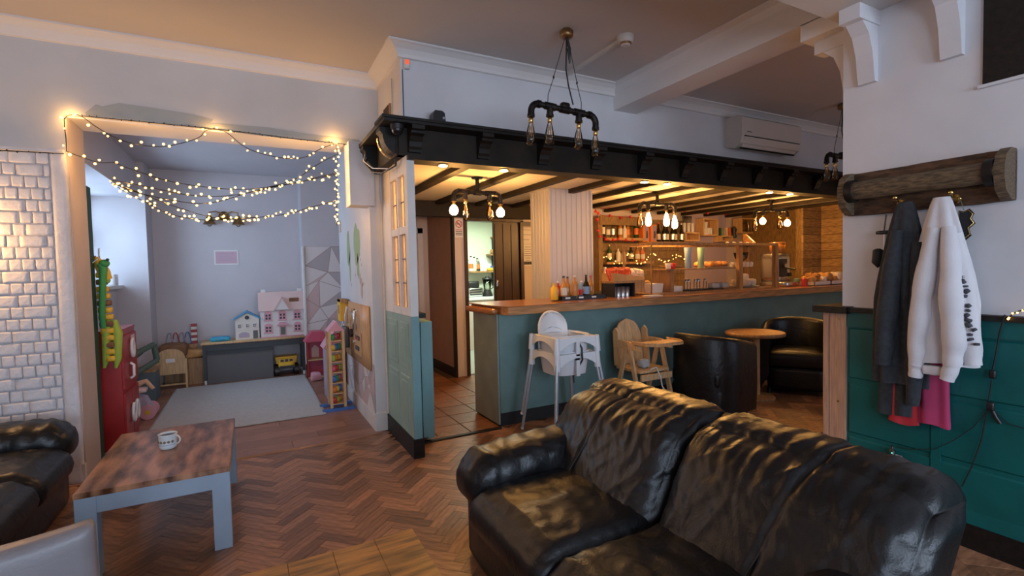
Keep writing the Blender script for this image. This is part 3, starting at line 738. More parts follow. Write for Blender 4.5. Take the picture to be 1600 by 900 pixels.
def pipe_fixture(t, z, half, kinds, m='pipe', inner=.14, turn=0):
    """horizontal pipe with elbows at both ends and two tees, four bulbs"""
    mb = MB(); r = .021
    for s in (-1, 1):
        el = [V(s*(half-.06), 0, z)]+[V(s*(half-.06+.06*math.sin(g)), 0, z-.06+.06*math.cos(g)) for g in [i*PI/2/6 for i in range(7)]]+[V(s*half, 0, z-.09)]
        e = MB().tube(el, r*1.18, 12); e.cyl((s*half, 0, z-.085), (s*half, 0, z-.105), r*1.35, n=12); e.cyl((s*(half-.075), 0, z), (s*(half-.05), 0, z), r*1.35, n=12)
        e.build('elbow', m, t)
        e = MB().cyl((s*inner, 0, z), (s*inner, 0, z-.07), r*1.2, n=12); e.cyl((s*(inner-.045), 0, z), (s*(inner+.045), 0, z), r*1.3, n=12); e.cyl((s*inner, 0, z-.06), (s*inner, 0, z-.075), r*1.4, n=12)
        e.build('tee', m, t)
    mb.cyl((-half+.06, 0, z), (half-.06, 0, z), r, n=12); mb.cyl((-.04, 0, z), (.04, 0, z), r*1.35, n=12)
    mb.build('pipe', m, t)
    for (x, dz), k in zip(((-half, -.135), (-inner, -.105), (inner, -.105), (half, -.135)), kinds): bulb(t, (x, 0, z+dz), k)
def ceiling_cluster(loc, kinds, label, rz):
    t = thing('pipe_ceiling_light', label, 'ceiling light', loc, rz, 'pipe lights under the canopy')
    e = MB().lathe([(.055, -.012), (.06, 0)], n=16); e.build('flange', 'pipe', t)
    MB().cyl((0, 0, -.012), (0, 0, -.15), .02, n=12).build('stem', 'pipe', t)
    pipe_fixture(t, -.15, .27, kinds, 'pipe')
    return t
ceiling_cluster((2.05, 4.55, 2.42), ('gl', 'off', 'off', 'gl'), 'pipe ceiling light with two lit globe bulbs nearest the glazed screen', .1)
ceiling_cluster((4.55, 4.62, 2.42), ('off', 'st', 'st', 'st'), 'pipe ceiling light with three lit bulbs above the middle of the bar', -.1)
ceiling_cluster((6.80, 4.62, 2.42), ('off', 'gl', 'off', 'gl'), 'pipe ceiling light with two lit bulbs near the plank wall', -.3)
def pendant(loc, label, tilt):
    t = thing('pipe_pendant', label, 'pendant light', loc, 0, 'pipe pendants')
    MB().lathe([(.03, -.07), (.05, -.06), (.052, -.02), (.03, 0)], n=14).build('ceiling_rose', 'pipe_brass', t)
    pipe_fixture(t, -.60, .29, ('off',)*4, 'pipe', .13)
    MB().rbox((0, 0, -.575), (.07, .05, .05), .012, 4).build('junction_box', 'pipe', t)
    mb = MB(); mb.tube([(.0, 0, -.05), (.01, .01, -.3), (.03, .0, -.42), (.075, 0, -.55)], .006, 6); mb.tube([(.0, 0, -.06), (.03, 0, -.14), (.035, 0, -.24), (.02, 0, -.14)], .012, 6); mb.build('flex', 'black_plastic', t)
    for s in (-1, 1):
        MB().tube([(s*.01, 0, -.06), (s*.10, 0, -.36), (s*.11, 0, -.40), (s*.15, 0, -.52), (s*.15, 0, -.59)], .003, 5).build('chain', 'dark_metal', t)
        MB().lathe([(.006, -.01), (.008, 0), (.004, .012)], (s*.105, 0, -.38), 8).build('shackle', 'dark_metal', t)
    t.rotation_euler = (0, tilt, 0)
    return t
pendant((2.16, 3.1, CE), 'black pipe pendant with four clear bulbs hanging left of the ceiling beam', .05)
pendant((5.99, 3.2, CE), 'black pipe pendant partly hidden behind the coat wall edge', .03)

# ------------------------------------------------------------------ BAR COUNTER
bc = thing('bar_counter', 'long teal panelled bar counter with varnished wooden top', 'counter', (0, 0, 0))
MB().box(2.05, 4.135, .13, 8.45, 4.70, 1.07).build('front_panel', 'bar_panel', bc)
MB().box(2.035, 4.15, .02, 2.052, 4.70, 1.07).build('end_panel', 'bar_end', bc)
MB().box(2.05, 4.155, 0, 8.45, 4.69, .13).build('plinth', 'black_matt', bc)
MB().prism([(2.075, 3.985), (8.47, 3.985), (8.47, 4.80), (2.02, 4.80), (2.02, 4.35), (2.05, 4.06)], 1.143, 1.152).build('counter_top', 'counter_wood', bc)
MB().prism([(2.075, 3.985), (8.47, 3.985), (8.47, 4.10), (2.06, 4.10)], 1.072, 1.1425).build('front_lip', 'counter_lip', bc)
MB().box(2.06, 4.10, 1.072, 8.47, 4.80, 1.1425).build('top_core', 'counter_wood', bc)
MB().rbox((2.02, 4.47, 1.095), (.07, .66, .06), .02, (3, 6, 3)).build('end_ledge', 'counter_wood', bc)
# back counter with plain doors
bk = thing('back_counter', 'dark wooden work counter along the wall behind the bar', 'counter', (0, 0, 0))
MB().box(4.4, 5.85, 0, 7.9, 6.36, .9).build('carcass', 'backbar_wood', bk); MB().box(4.36, 5.82, .9, 7.92, 6.38, .94).build('worktop', 'counter_wood', bk)
for k in range(6): 
    d = MB().box(4.43+k*.58, 5.83, .1, 4.98+k*.58, 5.85, .88).build('door', 'backbar_wood', bk); MB().cyl((4.93+k*.58, 5.815, .6), (4.93+k*.58, 5.83, .6), .012, n=8).build('knob', 'steel', d)

# helpers for bar goods
def ps(X, Y): return (X*_f.x+Y*_f.y)/FPX        # metres per pixel at that depth
def bottle(loc, h, r, m, label_m=None, cap_m='black_plastic', neck=.35, label='', group=None, name='bottle', lab_h=(.18, .5)):
    t = thing(name, label, 'bottle', loc, 0, group)
    sh = h*(1-neck)
    MB().lathe([(r*.9, 0), (r, .006), (r, sh*.86), (r*.8, sh*.97), (r*.42, sh+.25*neck*h), (r*.34, h*.95)], n=12).build('glass_body', m, t)
    MB().lathe([(r*.40, h*.92), (r*.40, h)], n=10).build('cap', cap_m, t)
    if label_m: MB().lathe([(r*1.02, h*lab_h[0]), (r*1.02, h*lab_h[1])], n=12).build('label_band', label_m, t)
    return t
# sauce tray
tray = thing('condiment_tray', 'black tray holding sauce bottles in front of the boarded column', 'tray', (3.02, 4.36, 1.152))
MB().box(-.17, -.09, 0, .42, .09, .012).build('base', 'black_plastic', tray)
mb = MB()
for a in ((-.17, -.09, .42, -.082), (-.17, .082, .42, .09), (-.17, -.09, -.162, .09), (.412, -.09, .42, .09)): mb.box(a[0], a[1], .012, a[2], a[3], .045)
mb.build('rim', 'black_plastic', tray)
for k in range(3): MB().box(-.12+k*.17, -.0925, .016, -.06+k*.17, -.09, .034).build('price_tag', 'paper', tray)
Yt = 4.34; zt = 1.165
for k, (px, h, r, m, lm, cm, lab, nk) in enumerate((
    (866, .175, .040, 'yellow', None, 'yellow', 'squat mustard-yellow squeezy bottle at the left end of the condiment tray', .25),
    (872, .19, .030, 'ketchup', None, 'white_plastic', 'red ketchup bottle beside the mustard bottle in the condiment tray', .3),
    (881, .245, .036, 'caramel', 'label', 'black_plastic', 'brown sauce bottle with cream label in the condiment tray', .35),
    (887, .235, .030, 'amber', None, 'black_plastic', 'amber vinegar bottle with black cap between the labelled sauce bottles', .35),
    (898, .25, .036, 'caramel', None, 'cream', 'tall tan squeezy bottle with cream cap in the condiment tray', .3),
    (909, .185, .036, 'blue_label', 'red', 'white_plastic', 'blue and red salt drum in the condiment tray', .15),
    (916, .25, .034, 'dark_bottle', 'blue_label', 'black_plastic', 'dark bottle with grey-blue label in the condiment tray', .35),
    (923, .24, .030, 'amber', None, 'red', 'small amber bottle with red cap at the right end of the condiment tray', .35))):
    p = at(px, 450, Y=Yt+(.03 if k % 2 else -.035))
    bottle((p.x, p.y, zt), h, r, m, lm, cm, nk, lab, 'sauces in the condiment tray', 'sauce_bottle')
# crisp box on a stand over steel tumblers
st_ = thing('snack_stand', 'low wooden snack stand over steel tumblers left of the glass case', 'stand', (3.78, 4.42, 1.152))
MB().box(-.19, -.11, .155, .26, .12, .18).build('shelf', 'mid_wood', st_)
for x in (-.185, .10): MB().box(x, -.10, 0, x+.012, .11, .155).build('side', 'black_plastic', st_)
MB().box(-.19, .115, 0, .26, .125, .18).build('back', 'black_plastic', st_)
MB().box(.112, -.105, .04, .255, .115, .155).build('end_block', 'mid_wood', st_)
for k in range(4):
    for r_ in range(2):
        tag(MB().lathe([(.026, 0), (.033, .11), (.030, .11), (.024, .006)], n=14).build('steel_tumbler', 'silver', None, (3.63+k*.066, 4.38+r_*.08, 1.152)), 'steel tumbler standing under the snack stand', 'tumbler', 'tumblers under the snack stand')
bx = tag(MB().prism([(-.19, 0), (.25, 0), (.25, .04), (-.19, .09)], -.10, .11, 'y').build('snack_tray', 'parcel', None, (3.78, 4.42, 1.333)), 'cardboard tray full of snack packets on the snack stand', 'tray')
rng = random.Random(4)
def packet(loc, sx, sz, m, rz, tilt, label, group):
    def fn(p, u):
        e = max(abs(u.x), abs(u.z)); p.y *= max(.12, 1-abs(u.z)**4)
        return p+V(.004*noise.noise(p*60), .010*noise.noise(p*45+V(loc[0]*9, 0, 0)), .004*noise.noise(p*50))
    o = MB().rbox((0, 0, sz/2), (sx, .05, sz), .02, (8, 4, 10), fn).build('snack_packet', m, None, loc)
    o.rotation_euler = (tilt, rng.uniform(-.25, .25), rz); return tag(o, label, 'packet', group)
for k in range(5): packet((3.64+k*.055, 4.37+.02*(k % 2), 1.345), .13, .15, 'crisp_red', rng.uniform(-.4, .4), -.35, 'red crisp packet in the cardboard tray on the snack stand', 'red crisp packets')
for k in range(3): packet((3.89+k*.05, 4.36+.03*(k % 2), 1.34), .14, .145, 'crisp_white', rng.uniform(-.4, .4), -.5, 'pale shiny crisp packet in the cardboard tray on the snack stand', 'pale crisp packets')
tag(MB().rbox((0, 0, .006), (.2, .12, .012), .005, (8, 4, 2), lambda p, u: p+V(0, 0, .004*noise.noise(p*30))).build('folded_napkin', 'paper', None, (4.03, 4.18, 1.152)), 'white folded napkin lying on the counter by the glass case', 'napkin')

# glass display case
X0, X1, Y0, Y1, ZC, ZT = 4.07, 6.40, 4.24, 4.74, 1.152, 1.765
gc = thing('display_case', 'wooden-framed glass display case standing on the bar counter', 'display case', (0, 0, 0))
mb = MB()
MB().box(X0, Y0, ZC, X1, Y1, ZC+.02).build('base', 'mid_wood', gc)
for x, y, wd in ((X0, Y0, .014), (X0, Y1-.03, .03), (X1-.07, Y0, .07), (X1-.05, Y1-.05, .05), (5.62, Y0+.02, .07)):
    MB().box(x, y, ZC+.02, x+wd, y+wd*.7, ZT-.03).build('post', 'brass' if wd < .02 else 'mid_wood', gc)
for a in ((X0, Y0, X1, Y0+.03), (X0, Y1-.03, X1, Y1), (X0, Y0+.03, X0+.03, Y1-.03), (X1-.03, Y0+.03, X1, Y1-.03)): MB().box(a[0], a[1], ZT-.03, a[2], a[3], ZT).build('top_rail', 'mid_wood', gc)
MB().box(X0+.32, Y0+.08, 1.435, 5.62, Y1-.03, 1.45).build('shelf', 'mid_wood', gc); MB().box(5.69, Y0+.06, 1.44, X1-.07, Y1-.03, 1.452).build('shelf', 'pane', gc)
MB().box(X0+.40, Y0+.1, ZC+.02, X0+.46, Y1-.05, 1.435).build('shelf_support', 'mid_wood', gc)
for a in ((X0+.014, Y0+.004, ZC+.02, 5.62, Y0+.008, ZT-.03), (5.69, Y0+.004, ZC+.02, X1-.07, Y0+.008, ZT-.03), (X0+.004, Y0+.014, ZC+.02, X0+.008, Y1-.03, ZT-.03), (X1-.008, Y0+.05, ZC+.02, X1-.004, Y1-.05, ZT-.03), (X0+.03, Y0+.03, ZT-.012, X1-.03, Y1-.03, ZT-.008)): MB().box(*a).build('pane', 'pane', gc)
MB().prism([(Y1-.2, ZT), (Y1, ZT), (Y1+.02, ZT+.16), (Y1-.02, ZT+.16)], X1-.05, X1-.02, 'x').build('side_wing', 'counter_lip', gc)
# inside the case
def croissant(loc, rz, s, label, grp):
    o = MB().tube([V(.09*s*math.cos(g), .06*s*math.sin(g), .03*s) for g in [(-.3+1.2*i/10)*PI*.75+.6 for i in range(11)]], [s*(.008+.030*math.sin(PI*i/10)*(1+.12*math.cos(i*3.1))) for i in range(11)], 8).build('croissant', 'pastry', None, loc)
    o.rotation_euler = (0, 0, rz); return tag(o, label, 'croissant', grp)
pl = tag(MB().box(-.19, -.09, 0, .19, .09, .012).build('serving_board', 'light_wood', None, (5.36, 4.46, 1.452)), 'wooden serving board of croissants inside the display case', 'board')
for k in range(6): croissant((5.22+(k % 3)*.11, 4.42+(k//3)*.09, 1.468), rng.uniform(0, 6), 1.0, 'golden croissant on the serving board inside the display case', 'croissants in the display case')
def cup(loc, m, label, grp=None, r=.04, h=.07, name='cup'):
    t = thing(name, label, 'cup', loc, rng.uniform(-.5, .5), grp)
    MB().lathe([(r*.6, 0), (r*.75, .005), (r, h), (r*.92, h), (r*.68, .01)], n=14).build('body', m, t)
    MB().tube(arc((r*.9, 0, h*.55), h*.32, -PI/2, PI/2, 7), .005, 6).build('handle', m, t)
    return t
cup((4.52, 4.42, 1.452), 'white_plastic', 'white cup beside the red cup inside the display case'); cup((4.62, 4.44, 1.452), 'red', 'red cup inside the display case')
tag(MB().lathe([(.05, 0), (.13, .03), (.14, .04), (.12, .035), (.04, .012)], n=20).build('shallow_bowl', 'cork', None, (4.70, 4.56, 1.452)), 'shallow wicker bowl inside the display case', 'bowl')
for k, x in enumerate((4.86, 5.09)):
    tag(MB().lathe([(.035, 0), (.042, .01), (.036, .12), (.048, .26), (.045, .262), (.03, .12)], n=14).build('glass_vase', ['blue_label', 'mint'][k], None, (x, 4.42, 1.452)), ['blue glass vase inside the display case', 'green glass goblet inside the display case'][k], 'vase')
for k in range(5):
    t = thing('spice_shaker', 'steel-topped shaker on the dark tray in the lower display case', 'shaker', (4.82+k*.085, 4.42+.03*(k % 2), 1.185), 0, 'shakers in the display case')
    MB().lathe([(.022, 0), (.022, .09), (.018, .1)], n=12).build('jar', 'clear_bottle', t); MB().lathe([(.021, .1), (.021, .125), (.01, .13)], n=12).build('lid', 'silver', t)
tag(MB().rbox((0, 0, .006), (.75, .26, .012), .005, 3).build('dark_tray', 'black_plastic', None, (5.05, 4.47, 1.173)), 'black serving tray in the lower part of the display case', 'tray')
for k in range(3):
    tag(MB().rbox((0, 0, .035), (.13, .1, .07), .02, 5, lambda p, u: p+V(1, 1, 1)*.006*noise.noise(p*30)).build('wrapped_bun', 'sugar', None, (5.36+k*.09, 4.45+.05*(k % 2), 1.186)), 'pale wrapped bun at the right of the lower case shelf', 'bun', 'wrapped buns')
tag(MB().prism([(-.08, 0), (.08, 0), (.1, .11), (-.1, .11)], -.06, .06, 'y').build('paper_box', 'paper', None, (4.28, 4.42, 1.173)), 'open white card box in the left of the display case', 'box')
tag(MB().rbox((0, 0, .07), (.15, .05, .14), .02, (6, 3, 6), lambda p, u: p+V(1, 1, 1)*.01*noise.noise(p*25)).build('paper_bag', 'parcel', None, (4.28, 4.56, 1.173)), 'crumpled brown paper bag in the left of the display case', 'bag')
tag(MB().rbox((0, 0, .035), (.14, .1, .07), .004, 3).build('card_box', 'paper', None, (4.60, 4.38, 1.173)), 'small white card box in the lower display case', 'box')
# cakes in the right compartment
pl = tag(MB().lathe([(.06, 0), (.19, .018), (.2, .024), (.17, .02)], n=24).build('cake_plate', 'white_plastic', None, (6.0, 4.48, 1.173)), 'white plate of cakes low in the right of the display case', 'plate')
for k in range(7):
    g = k*2*PI/6; r_ = 0 if k == 6 else .11
    tag(MB().rbox((0, 0, .045), (.11, .1, .09), .03, 5, lambda p, u: p+V(1, 1, 1)*.012*noise.noise(p*28+V(k, 0, 0))).build('iced_cake', 'sugar', None, (6.0+r_*math.cos(g), 4.48+r_*.8*math.sin(g), 1.197+(.07 if k == 6 else 0))), 'pale iced cake heaped on the white plate in the display case', 'cake', 'cakes on the lower plate')
for k in range(8):
    tag(MB().lathe([(.028, 0), (.036, .04), (.03, .062), (.012, .072)], n=12).build('cupcake', 'sugar', None, (5.80+(k % 4)*.085, 4.42+(k//4)*.09, 1.452)), 'cupcake on the glass shelf in the right of the display case', 'cupcake', 'cupcakes on the glass shelf')
tag(MB().lathe([(.05, 0), (.055, .01), (.012, .02), (.012, .07), (.08, .12), (.1, .2), (.095, .2), (.07, .125)], n=18).build('glass_bowl', 'clear_bottle', None, (6.1, 4.60, 1.452)), 'footed glass bowl at the back of the glass shelf', 'bowl')
for k in range(9): tag(MB().ball((0, 0, 0), .026, 8, 5).build('meringue', 'sugar', None, (5.75+k*.07, 4.55+.05*(k % 2), ZT+.012)), 'small meringue on top of the display case', 'meringue', 'meringues on the case')
tag(MB().box(-.33, -.06, 0, .33, .06, .014).build('meringue_tray', 'paper', None, (6.03, 4.57, ZT-.002)), 'thin pale tray of meringues on top of the display case', 'tray')
# warm light strings glowing behind the case
def light_string(name, pts, r, label, spread, step, seed, wire=True, dark=False, parent=None, m='fairy'):
    t = thing(name, label, 'string lights')
    pts = [Vector(p) for p in pts]; rg = random.Random(seed)
    if wire: MB().tube(pts, .003, 5).build('cable', 'wire', t)
    mb = MB(); acc = 0
    for a, b in zip(pts, pts[1:]):
        L = (b-a).length; s = acc
        while s < L:
            p = a+(b-a)*(s/L)+V(rg.uniform(-1, 1), rg.uniform(-.5, .5), rg.uniform(-1, 1))*spread
            mb.ball(p, r*rg.uniform(.75, 1.15), 6, 4); s += step*rg.uniform(.6, 1.4)
        acc = s-L
    o = mb.build('bulbs', 'wire' if dark else m, t); o['kind'] = 'stuff'
    return t
zl0 = at(965, 374, Y=6.24).z-.38
light_string('fairy_lights', [(4.95, 6.17, zl0+.10), (5.2, 6.17, zl0-.02), (5.45, 6.17, zl0+.12), (5.7, 6.17, zl0-.01), (5.95, 6.17, zl0+.14), (6.2, 6.17, zl0), (6.5, 6.17, zl0+.1), (6.8, 6.17, zl0-.04)], .009, 'small warm fairy lights behind the display case', .035, .05, 3)
# espresso machine and neighbours
em = thing('coffee_machine', 'steel coffee machine with bean hopper right of the display case', 'coffee machine', (6.86, 4.56, 1.152))
MB().rbox((0, .03, .27), (.30, .3, .42), .02, 4).build('body', 'steel', em); MB().rbox((0, -.03, .035), (.34, .42, .07), .012, 3).build('drip_tray', 'steel', em)
MB().box(-.14, -.125, .14, .03, -.115, .40).build('front_recess', 'black_plastic', em); MB().cyl((-.06, -.17, .30), (-.06, -.12, .30), .03, n=14).build('group_head', 'steel', em)
MB().tube([(-.06, -.16, .27), (-.06, -.30, .25)], .012, 8).build('portafilter', 'black_plastic', em); MB().cyl((.09, -.14, .17), (.09, -.12, .17), .03, n=14).build('dial', 'black_plastic', em)
MB().lathe([(.07, .48), (.105, .5), (.11, .62), (.1, .62)], (.04, .03, 0), 16).build('hopper', 'amber', em); MB().lathe([(.112, .62), (.112, .645), (.02, .65)], (.04, .03, 0), 16).build('hopper_lid', 'counter_wood', em)
tag(MB().lathe([(.04, 0), (.04, .10), (.032, .11)], n=14).build('red_tin', 'red', None, (7.0, 4.25, 1.152)), 'small red and white tin beside the coffee machine', 'tin')
tag(MB().lathe([(.05, 0), (.052, .09), (.05, .1), (.02, .105)], n=14).build('green_tub', 'mint', None, (7.22, 4.5, 1.152)), 'small green tub right of the coffee machine', 'tub')
bottle((7.12, 4.62, 1.152), .30, .045, 'dark_bottle', None, 'black_plastic', .3, 'dark bottle standing right of the coffee machine')
for k, (x, y, sx) in enumerate(((7.35, 4.34, .40), (7.85, 4.36, .50))):
    t = thing('bakery_tray', ['white bakery tray of bread rolls near the coffee machine', 'white bakery tray of bread rolls nearest the plank wall'][k], 'tray', (x, y, 1.152))
    MB().box(-sx/2, -.15, 0, sx/2, .15, .01).build('base', 'white_plastic', t)
    mb = MB(); mb.box(-sx/2, -.15, 0, sx/2, -.14, .06); mb.box(-sx/2, .14, 0, sx/2, .15, .06); mb.box(-sx/2, -.15, 0, -sx/2+.01, .15, .06); mb.box(sx/2-.01, -.15, 0, sx/2, .15, .06); mb.build('sides', 'paper', t)
for k in range(12):
    x = 7.24+(k % 6)*.14+rng.uniform(-.02, .02)
    o = MB().rbox((0, 0, .06), (.12, .10, .12), .035, 5, lambda p, u: p+V(1, 1, 1)*.018*noise.noise(p*22+V(k, 0, 0))).build('wrapped_roll', ['parcel', 'pastry', 'sugar'][k % 3], None, (x, 4.30+.09*(k//6), 1.165+.05*(k % 2)))
    tag(o, ['brown-wrapped roll heaped in the bakery trays', 'golden bread roll heaped in the bakery trays', 'floury pale roll heaped in the bakery trays'][k % 3], 'bread roll', 'rolls in the bakery trays')

# ------------------------------------------------------------------ BACK BAR
YB = 6.34
bb = thing('back_bar_shelving', 'dark plank back bar with shelf of bottles behind the counter', 'shelving', (0, 0, 0))
xa = at(930, 400, Y=YB).x; xb = 8.0
for r_ in range(10): MB().chbox(xa, YB+.012, .94+r_*.135, 6.9, YB+.04, .94+(r_+1)*.135-.004, .004, '-y').build('plank', 'backbar_wood', bb)
zs = at(965, 374, Y=YB-.1).z; xs0, xs1 = at(938, 374, Y=YB).x, at(998, 374, Y=YB).x
MB().box(xa-.02, YB-.12, .94, xa+.06, YB+.01, 2.3).build('upright', 'backbar_wood', bb)
MB().box(xa, YB-.14, 2.16, xs1, YB+.01, 2.3).build('header', 'backbar_wood', bb)
MB().box(xs0, YB-.16, zs-.022, xs1, YB+.01, zs+.022).build('shelf', 'mid_wood', bb)
MB().box(xs0, YB-.16, zs-.40, 6.0, YB+.01, zs-.365).build('shelf', 'mid_wood', bb)
zsh = zs+.023; zl = zs-.364
labs = ['tall dark wine bottle at the left end of the back bar shelf', 'clear spirit bottle second from the left on the back bar shelf', 'clear gin bottle third from the left on the back bar shelf', 'slim brown bottle in the middle of the back bar shelf', 'pale liqueur bottle right of the slim brown one on the shelf', 'amber bottle second from the right on the back bar shelf', 'green bottle with orange label at the right of the shelf']
for k, (px, h, m, lm) in enumerate(((942, .34, 'dark_bottle', 'label'), (950, .27, 'clear_bottle', 'label'), (957.5, .29, 'clear_bottle', 'silver'), (969, .31, 'amber', 'label'), (976, .26, 'cream', 'label'), (981, .28, 'amber', 'orange'), (994, .33, 'green_bottle', 'orange'))):
    p = at(px, 360, Y=YB-.07); bottle((p.x, YB-.07, zsh), h, .036, m, lm, 'brass', .38, labs[k], 'spirit bottles on the back bar')
for k, (px, h, m, lm) in enumerate(((952, .28, 'green_bottle', 'label'), (966, .22, 'cream', None), (974, .2, 'cream', None), (986, .26, 'dark_bottle', 'label'), (996, .25, 'amber', 'label'), (1004, .24, 'orange', 'label'))):
    p = at(px, 400, Y=YB-.07); bottle((p.x, YB-.07, zl), h, .04, m, lm, 'brass', .3, ['green bottle at the left of the lower back bar shelf', 'cream jar left of centre on the lower back bar shelf', 'cream jar right of centre on the lower back bar shelf', 'dark bottle seen through the case on the lower shelf', 'amber bottle seen through the case on the lower shelf', 'orange bottle at the right of the lower back bar shelf'][k], 'bottles on the lower shelf')
p = at(945, 412, Y=5.2); bottle((p.x, 5.2, 1.152), .34, .05, 'pale_pink', 'pink', 'cream', .28, 'large pink bottle behind the snack packets', None, 'bottle', (.05, .62))
tag(MB().box(-.35, -.3, 0, .35, .3, 1.15).build('ice_cabinet', 'black_matt', None, (p.x, 5.35, 0)), 'dark cabinet under the pink bottle behind the counter', 'cabinet')
# orange boxes, wine bottles
z0 = at(1010, 378, Y=YB-.1).z
sh2 = MB().box(xs1, YB-.2, z0-.03, 6.9, YB+.01, z0).build('shelf', 'mid_wood', bb)
for k, px in enumerate((1006, 1018)):
    p = at(px, 365, Y=YB-.09); t = thing('gift_box', ['orange gift box with purple front, left of the pair', 'orange gift box with purple front, right of the pair'][k], 'box', (p.x, YB-.09, z0), 0, 'orange gift boxes')
    MB().box(-.065, -.05, 0, .065, .05, .29).build('carton', 'orange', t); MB().box(-.02, -.052, .02, .055, -.049, .27).build('printed_front', 'purple_paper', t)
    MB().prism([(-.005, .06), (.04, .06), (.045, .13), (.03, .19), (.005, .17)], -.0535, -.0515, 'y').build('print_shape', 'ink', t)
for k, px in enumerate((1029, 1035, 1042, 1048, 1055, 1062)):
    p = at(px, 365, Y=YB-.08); bottle((p.x, YB-.08-.04*(k % 2), z0), .33, .036, 'dark_bottle', 'silver' if k % 2 else 'label', 'red' if k % 3 == 0 else 'silver', .4, ['first', 'second', 'third', 'fourth', 'fifth', 'sixth'][k]+' dark wine bottle right of the orange gift boxes', 'wine bottle row', 'wine_bottle', (.12, .42))
# open wooden boxes on the wall
def open_box(px0, px1, py0, py1, label, depth=.16, m='light_wood'):
    a, b = at(px0, py0, Y=YB-.1), at(px1, py1, Y=YB-.1); t = thing('box_shelf', label, 'shelf', (0, 0, 0))
    x0, x1, z1, zz = a.x, b.x, a.z, b.z; y0, y1 = YB-.1-depth/2, YB+.011
    for q in ((x0, y0, zz, x0+.025, y1, z1), (x1-.025, y0, zz, x1, y1, z1), (x0+.025, y0, zz, x1-.025, y1, zz+.025), (x0+.025, y0, z1-.025, x1-.025, y1, z1)): MB().box(*q).build('side', m, t)
    MB().box(x0+.025, y1-.012, zz+.025, x1-.025, y1-.004, z1-.025).build('back', 'mid_wood', t)
    return x0, x1, zz+.026, z1
x0, x1, zz, _ = open_box(1066, 1088, 363, 377.5, 'low open wooden box under the patterned glasses')
zz2 = at(1075, 363, Y=YB-.1).z
for k in range(5): tag(MB().lathe([(.022, 0), (.03, .16), (.028, .16), (.02, .005)], n=12).build('patterned_glass', 'paper', None, (x0+.03+k*.05, YB-.12+.05*(k % 2), zz2)), 'white patterned glass in the cluster on the low wooden box', 'glass', 'patterned glasses')
for k in range(4): tag(MB().lathe([(.018, 0), (.03, .12), (.028, .12), (.016, .005)], n=10).build('stem_glass', 'clear_bottle', None, (x0+.045+k*.05, YB-.10, zz2+.162)), 'clear glass stacked on the patterned glasses', 'glass', 'clear stacked glasses')
x0, x1, zz, _ = open_box(1093.5, 1117, 341.5, 369, 'square wooden box shelf holding white cups')
for k in range(4): tag(MB().lathe([(.025, 0), (.03, .12), (.027, .12), (.02, .006)], n=12).build('white_beaker', 'white_plastic', None, (x0+.08+k*.058, YB-.12, zz)), ['first', 'second', 'third', 'fourth'][k]+' white beaker from the left inside the square box shelf', 'beaker', 'beakers in the box shelf')
for k in range(1): tag(MB().lathe([(.03, 0), (.04, .10), (.036, .10), (.02, .006)], n=12).build('stacked_cup', 'white_plastic', None, (x0+.12, YB-.12, zz+.121)), 'white cup standing on the beakers in the square box shelf', 'cup')
x0, x1, zz, _ = open_box(1122, 1140, 368.5, 378, 'small open wooden box under the books')
zz2 = at(1130, 368.5, Y=YB-.1).z
for k, (px, wd, h, m) in enumerate(((1120.5, .045, .14, 'dark_green'), (1124, .03, .13, 'mint'), (1128, .035, .145, 'book_tan'), (1131.5, .035, .145, 'sugar'), (1136, .05, .15, 'orange'))):
    p = at(px, 362, Y=YB-.1); o = MB().box(-wd/2, -.05, 0, wd/2, .05, h).build('book', m, None, (p.x+.02, YB-.1, zz2)); tag(o, ['dark green book at the left of the short book row', 'mint book second in the short book row', 'tan book in the middle of the short book row', 'cream book beside the orange one', 'orange book at the right of the short book row'][k], 'book', 'books on the wooden box')
p = at(1147, 366, Y=YB-.1); tag(MB().lathe([(.04, 0), (.055, .03), (.03, .09), (.05, .16), (.02, .22)], n=10).build('dark_ornament', 'dark_metal', None, (p.x, YB-.1, zz2-.04)), 'dark twisted ornament right of the books', 'ornament')
x0, x1, zz, z1 = open_box(1153, 1186, 341, 365.5, 'wide wooden box shelf with metal ornaments on the grey wall')
tag(MB().tube(arc(((x0+.12), YB-.12, zz+.10), .08, .3, 2*PI-.6, 14), .012, 6).build('metal_letter', 'brass', None), 'brass curled ornament at the left in the wide box shelf', 'ornament')
for k in range(2): tag(MB().tube([(x0+.26+k*.12, YB-.12, zz), (x0+.28+k*.12, YB-.12, zz+.10), (x0+.25+k*.12, YB-.12, zz+.20)], [.025, .014, .02], 8).build('metal_figure', 'steel', None), ['steel figure beside the curled ornament in the wide box shelf', 'steel figure at the right of the wide box shelf'][k], 'ornament')
x0, x1, zz, _ = open_box(1192, 1229, 341, 365.5, 'wooden box shelf with a candle nearest the coffee machine')
for k in range(2): tag(MB().lathe([(.035, 0), (.035, .17-.05*k), (.01, .175-.05*k)], n=12).build('pillar_candle', 'sugar', None, (x0+.14+k*.13, YB-.12, zz)), ['tall pillar candle in the box shelf nearest the coffee machine', 'short pillar candle in the box shelf nearest the coffee machine'][k], 'candle')
gw = st(MB().box(6.9, YB+.012, .94, 8.0, YB+.04, 2.42).build('wall_backbar_right', 'lilac'))
